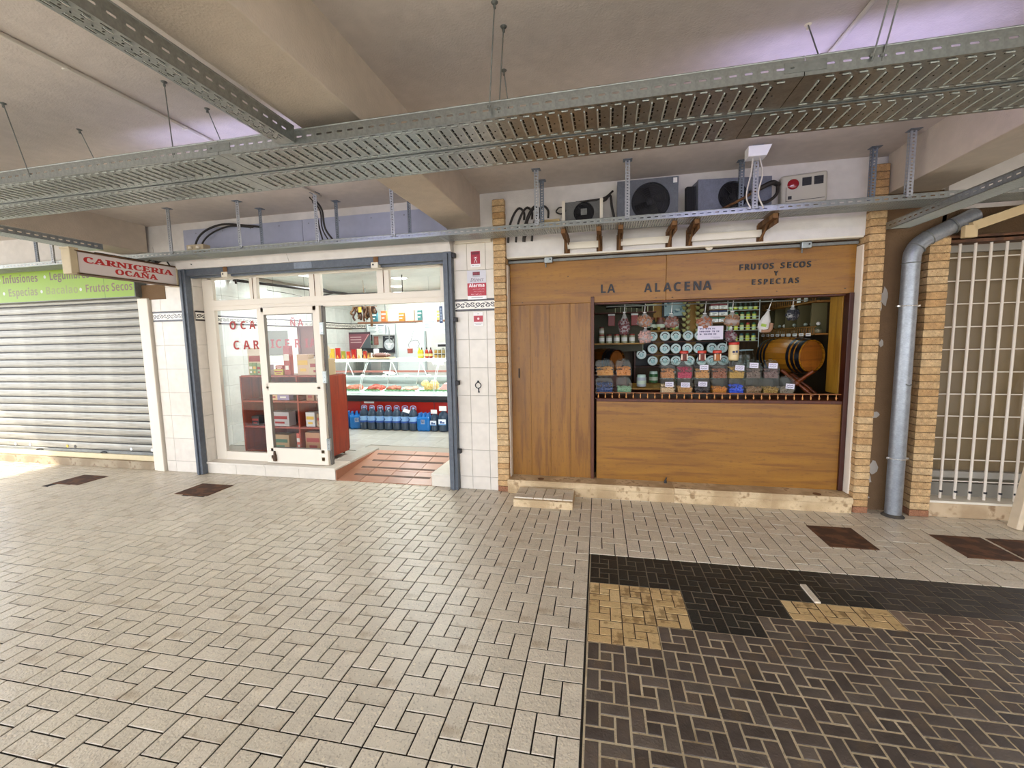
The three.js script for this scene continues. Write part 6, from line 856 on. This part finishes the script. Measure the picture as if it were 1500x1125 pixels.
// left rear shelf with small jars and red tins
{
  const s = thing('side_shelf', 'olive wooden shelf at left above the smaller barrel', 'shelf', [0.1, 1.61, -1.5]); obj('shelf_board', span(-0.4, 0.4, 0, 0.02, -0.16, 0.1, 0.003), M.olive, s); obj('upper_board', span(-0.4, 0.55, 0.42, 0.436, -0.16, 0.05, 0.003), M.darkWood, s); obj('back', span(-0.4, 0.4, -0.1, 0.9, -0.2, -0.18), mat(0x3f3a20, 0.6), s); obj('gallery', [rod([-0.1, 0.52, 0.05], [0.55, 0.52, 0.05], 0.005), ...Array.from({ length: 8 }, (_, i) => rod([0.02 + i * 0.07, 0.43, 0.05], [0.02 + i * 0.07, 0.52, 0.05], 0.004, 6))], mat(0xc8c9a4, 0.4), s);
  const ord = ['first', 'second', 'third', 'fourth', 'fifth'];
  for (let i = 0; i < 5; i++) { const t = thing('small_jar', ord[i] + ' small white labelled jar from left on the olive side shelf', 'jar', [-0.06 + i * 0.1, 1.63, -1.44], 0, 'jars on the side shelf'); obj('body', cy(0.038, 0.038, 0.1, 0, 0.05, 0, 14), mat(0xa7a88a, 0.3), t); obj('label', cy(0.039, 0.039, 0.05, 0, 0.05, 0, 14, true), M.paper, t); obj('lid', cy(0.036, 0.036, 0.02, 0, 0.11, 0, 14), mat(i % 2 ? 0x7a2418 : 0x8f2f1e, 0.4), t); }
  { const t = thing('small_jar', 'small jar stacked on the first jar of the olive side shelf', 'jar', [-0.06, 1.751, -1.44]); obj('body', cy(0.034, 0.034, 0.08, 0, 0.04, 0, 14), mat(0xb9b49a, 0.3), t); obj('label', cy(0.035, 0.035, 0.035, 0, 0.035, 0, 14, true), M.paper, t); obj('lid', cy(0.032, 0.032, 0.018, 0, 0.09, 0, 14), mat(0x6a2a1c, 0.4), t); }
  for (const [x, n] of [[0.07, 'left'], [0.37, 'right']]) { const t = thing('red_packet', n + ' one of two red packets hanging under the upper side board', 'packet', [x, 1.86, -1.42], 0, 'red packets'); obj('pouch', rb(0.09, 0.14, 0.02, 0, 0.07, 0, 0.006), mat(0x8c2418, 0.4), t); obj('header', bx(0.09, 0.025, 0.022, 0, 0.15, 0), M.paper, t); }
  for (const [x, y, z, c, l] of [[0.6, 1.12, -1.2, 0x3d7a46, 'green jar with white lid on the low rear ledge left of the main jars'], [0.42, 1.11, -0.8, 0xbfc6cc, 'white topped jar with red band behind the second left jar'], [0.46, 1.52, -1.8, 0xb9d6a4, 'pale green bottle standing above the single lying jar']]) { const t = thing('preserve_jar', l, 'jar', [x, y, z]); obj('body', cy(0.055, 0.055, 0.11, 0, 0.055, 0, 16), mat(c, 0.3), t); obj('label', cy(0.056, 0.056, 0.045, 0, 0.05, 0, 16, true), mat(0xd5e3cf, 0.6), t); obj('lid', cy(0.048, 0.05, 0.03, 0, 0.125, 0, 16), mat(0xd6ede2, 0.4), t); }
  tag(obj('ledge', [span(0.3, 0.75, 1.08, 1.1, -1.3, -0.7, 0.003)], M.olive), 'low olive ledge at left behind the counter jars', 'shelf');
  tag(obj('dark_hangings', [tube([[-0.1, 2.16, -1.35], [0.1, 2.14, -1.3], [0.3, 2.18, -1.3], [0.5, 2.14, -1.35]], 0.03), tube([[0, 2.1, -1.3], [0.2, 2.12, -1.25], [0.45, 2.1, -1.3]], 0.025), rod([0.1, 2.15, -1.3], [0.1, 2.5, -1.35], 0.004), rod([0.4, 2.12, -1.3], [0.4, 2.5, -1.35], 0.004)], mat(0x23241c, 0.7)), 'dark bundle lying on the upper side board at top left of the serving window', 'bundle');
}
// wire rack of small bottles and drawers of packets
{
  const t = thing('bottle_rack', 'white wire rack of green and yellow labelled spice bottles in the rear middle', 'rack', [1.77, 0, -1.62]); const wr = [];
  for (const y of [1.63, 1.77, 1.91, 2.03]) wr.push(rod([-0.22, y, 0.05], [0.16, y, 0.05], 0.004, 6), rod([-0.22, y + 0.035, 0.07], [0.16, y + 0.035, 0.07], 0.003, 6), rod([-0.22, y, 0.05], [-0.22, y, -0.05], 0.003, 6), bx(0.38, 0.003, 0.1, -0.03, y - 0.002, 0));
  for (const x of [-0.22, 0.16]) wr.push(rod([x, 1.5, 0.06], [x, 2.5, 0.06], 0.005, 6)); obj('wires', wr, mat(0xcfd6d2, 0.35), t);
  const rows = [[1.91, 5, 'third', [0x1e5a3c, 0x2a6a44]], [1.77, 5, 'second', [0x2a5f38, 0xa83a28]], [1.63, 5, 'lowest', [0x20505c, 0x3a6a3a]], [2.03, 6, 'top', [0x22302a, 0x2c3a30]]], ord = ['first', 'second', 'third', 'fourth', 'fifth', 'sixth'];
  for (const [y, n, r, cs] of rows) for (let i = 0; i < n; i++) { const b = thing('spice_bottle', ord[i] + ' spice bottle from left in the ' + r + ' row of the wire rack', 'bottle', [1.6 + i * (n > 5 ? 0.06 : 0.072), y, -1.62], 0, 'spice bottles in the wire rack'); obj('body', cy(0.024, 0.024, 0.07, 0, 0.035, 0, 12), mat(r === 'top' ? 0x1d2822 : i % 3 === 2 ? 0xd3cf8e : 0xc9cf52, 0.3), b); obj('cap', cy(0.02, 0.022, 0.028, 0, 0.084, 0, 12), mat(cs[i % 2], 0.4), b); obj('label', cy(0.0248, 0.0248, 0.034, 0, 0.03, 0, 12, true), mat(i % 2 ? 0xd9e04c : 0xc9e8b4, 0.5), b); }
  const ck = ['red topped', 'navy topped', 'green topped'];
  for (let r = 0; r < 3; r++) for (let i = 0; i < 2; i++) { const b = thing('packet_box', (i ? 'right ' : 'left ') + ck[r] + ' white packet box on the small shelf left of the wire rack', 'box', [1.39 + i * 0.105, 1.9 + (2 - r) * 0.085 - 0.02, -1.6], 0, 'packet boxes'); obj('box', rb(0.098, 0.045, 0.09, 0, 0.024, 0, 0.004), M.paper, b); obj('band', bx(0.099, 0.022, 0.092, 0, 0.058, 0), mat([0x7a2a30, 0x27305a, 0x2f5a3c][r], 0.5), b); obj('print', [bx(0.05, 0.006, 0.003, 0, 0.03, 0.045), bx(0.03, 0.006, 0.003, -0.01, 0.014, 0.045)], M.darkMetal, b); }
  tag(obj('packet_shelf', [0, 1, 2].map((r) => span(1.33, 1.56, 1.87 + r * 0.085, 1.878 + r * 0.085, -1.68, -1.55)), M.shelfWood), 'small shelf carrying packet boxes left of the wire rack', 'shelf');
}
// pigeonhole shelves along the right wall
{
  const t = thing('pigeonhole_shelf', 'long olive pigeonhole shelf with baluster galleries along the right inner wall', 'shelf', [2.29, 0, 0]);
  for (const y of [1.4, 1.69, 2.03]) obj('shelf_board', span(-0.16, 0.02, y, y + 0.018, -2.1, y < 1.5 ? -1.2 : -0.5, 0.002), M.shelfWood, t);
  for (let i = 0; i < 5; i++) obj('divider', span(-0.15, 0.02, 1.42, 1.69, -2.05 + i * 0.21, -2.035 + i * 0.21), M.shelfWood, t);
  for (let i = 0; i < 5; i++) obj('divider', span(-0.13, 0.02, 1.71, 2.03, -2.05 + i * 0.34, -2.037 + i * 0.34), mat(0x5a5230, 0.6), t);
  for (const y of [1.7, 2.045]) { obj('gallery_rail', rod([-0.155, y + 0.075, -2.1], [-0.155, y + 0.075, -0.5], 0.006), M.shelfWood, t); const b = lathe([[0.003, 0], [0.007, 0.012], [0.004, 0.03], [0.008, 0.05], [0.003, 0.07]], 7); for (let i = 0; i < 28; i++) obj('baluster', b, M.shelfWood, t, [-0.155, y, -2.08 + i * 0.057]); }
  const ord = ['first', 'second', 'third', 'fourth', 'fifth', 'sixth', 'seventh', 'eighth', 'ninth', 'tenth'];
  for (let i = 0; i < 9; i++) { const c = thing('shelf_label', ord[i] + ' small white label from the far end along the middle pigeonhole shelf edge', 'label', [2.125, 1.695, -2.0 + i * 0.17], 0, 'labels on the pigeonhole shelf'); obj('card', bx(0.003, 0.032, 0.11), M.paper, c); obj('ink', bx(0.002, 0.006, 0.07, -0.002, 0, 0), M.darkMetal, c); }
  for (let i = 0; i < 10; i++) { const c = thing('glass_jar', ord[i] + ' small clear jar from the far end on the middle pigeonhole shelf', 'jar', [2.22, 1.71, -2.0 + i * 0.15], 0, 'jars on the pigeonhole shelf'); obj('body', lathe([[0, 0], [0.035, 0.002], [0.038, 0.05], [0.02, 0.08], [0.02, 0.09]], 12), M.jar, c); obj('stopper', uvm(new THREE.SphereGeometry(0.02, 10, 8).translate(0, 0.1, 0)), mat(i % 3 ? 0x9aa39a : 0xd9d4cc, 0.3), c); obj('contents', cy(0.032, 0.032, 0.035, 0, 0.02, 0, 12), mat([0x8a7a5a, 0x6b5a44, 0x9a8c70][i % 3], 0.6), c); }
  for (const [z, l] of [[-0.9, 'left of two pale notes on the upper gallery of the right wall shelf'], [-0.72, 'right of two pale notes on the upper gallery of the right wall shelf']]) tag(obj('shelf_note', bx(0.003, 0.05, 0.09), M.paper, scene, [2.12, 2.08, z]), l, 'note');
  for (const [x, z, c, l] of [[1.62, -0.95, 0x9fb5bb, 'clear lidded jar behind the upper right jars'], [1.5, -0.8, 0x8aa0a8, 'blue grey crumpled bag behind the upper right jars']]) { const b = thing('back_jar', l, 'jar', [x, 1.46, z]); obj('body', lathe([[0, -0.36], [0.07, -0.35], [0.075, 0], [0.06, 0.05], [0.06, 0.07]], 16), M.jar, b); obj('ring', uvm(new THREE.TorusGeometry(0.06, 0.006, 6, 20).rotateX(1.571).translate(0, 0.07, 0)), mat(c, 0.4), b); }
}
// block added behind the counter so that the shop floor stays dark
tag(obj('added_rear_block', span(-0.1, 2.2, 0.15, 0.95, -2.1, -1.75, 0.004), M.darkWood), 'added dark wooden block below the lying jars, keeping the shop floor dark', 'counter');
renderer.render(scene, camera);
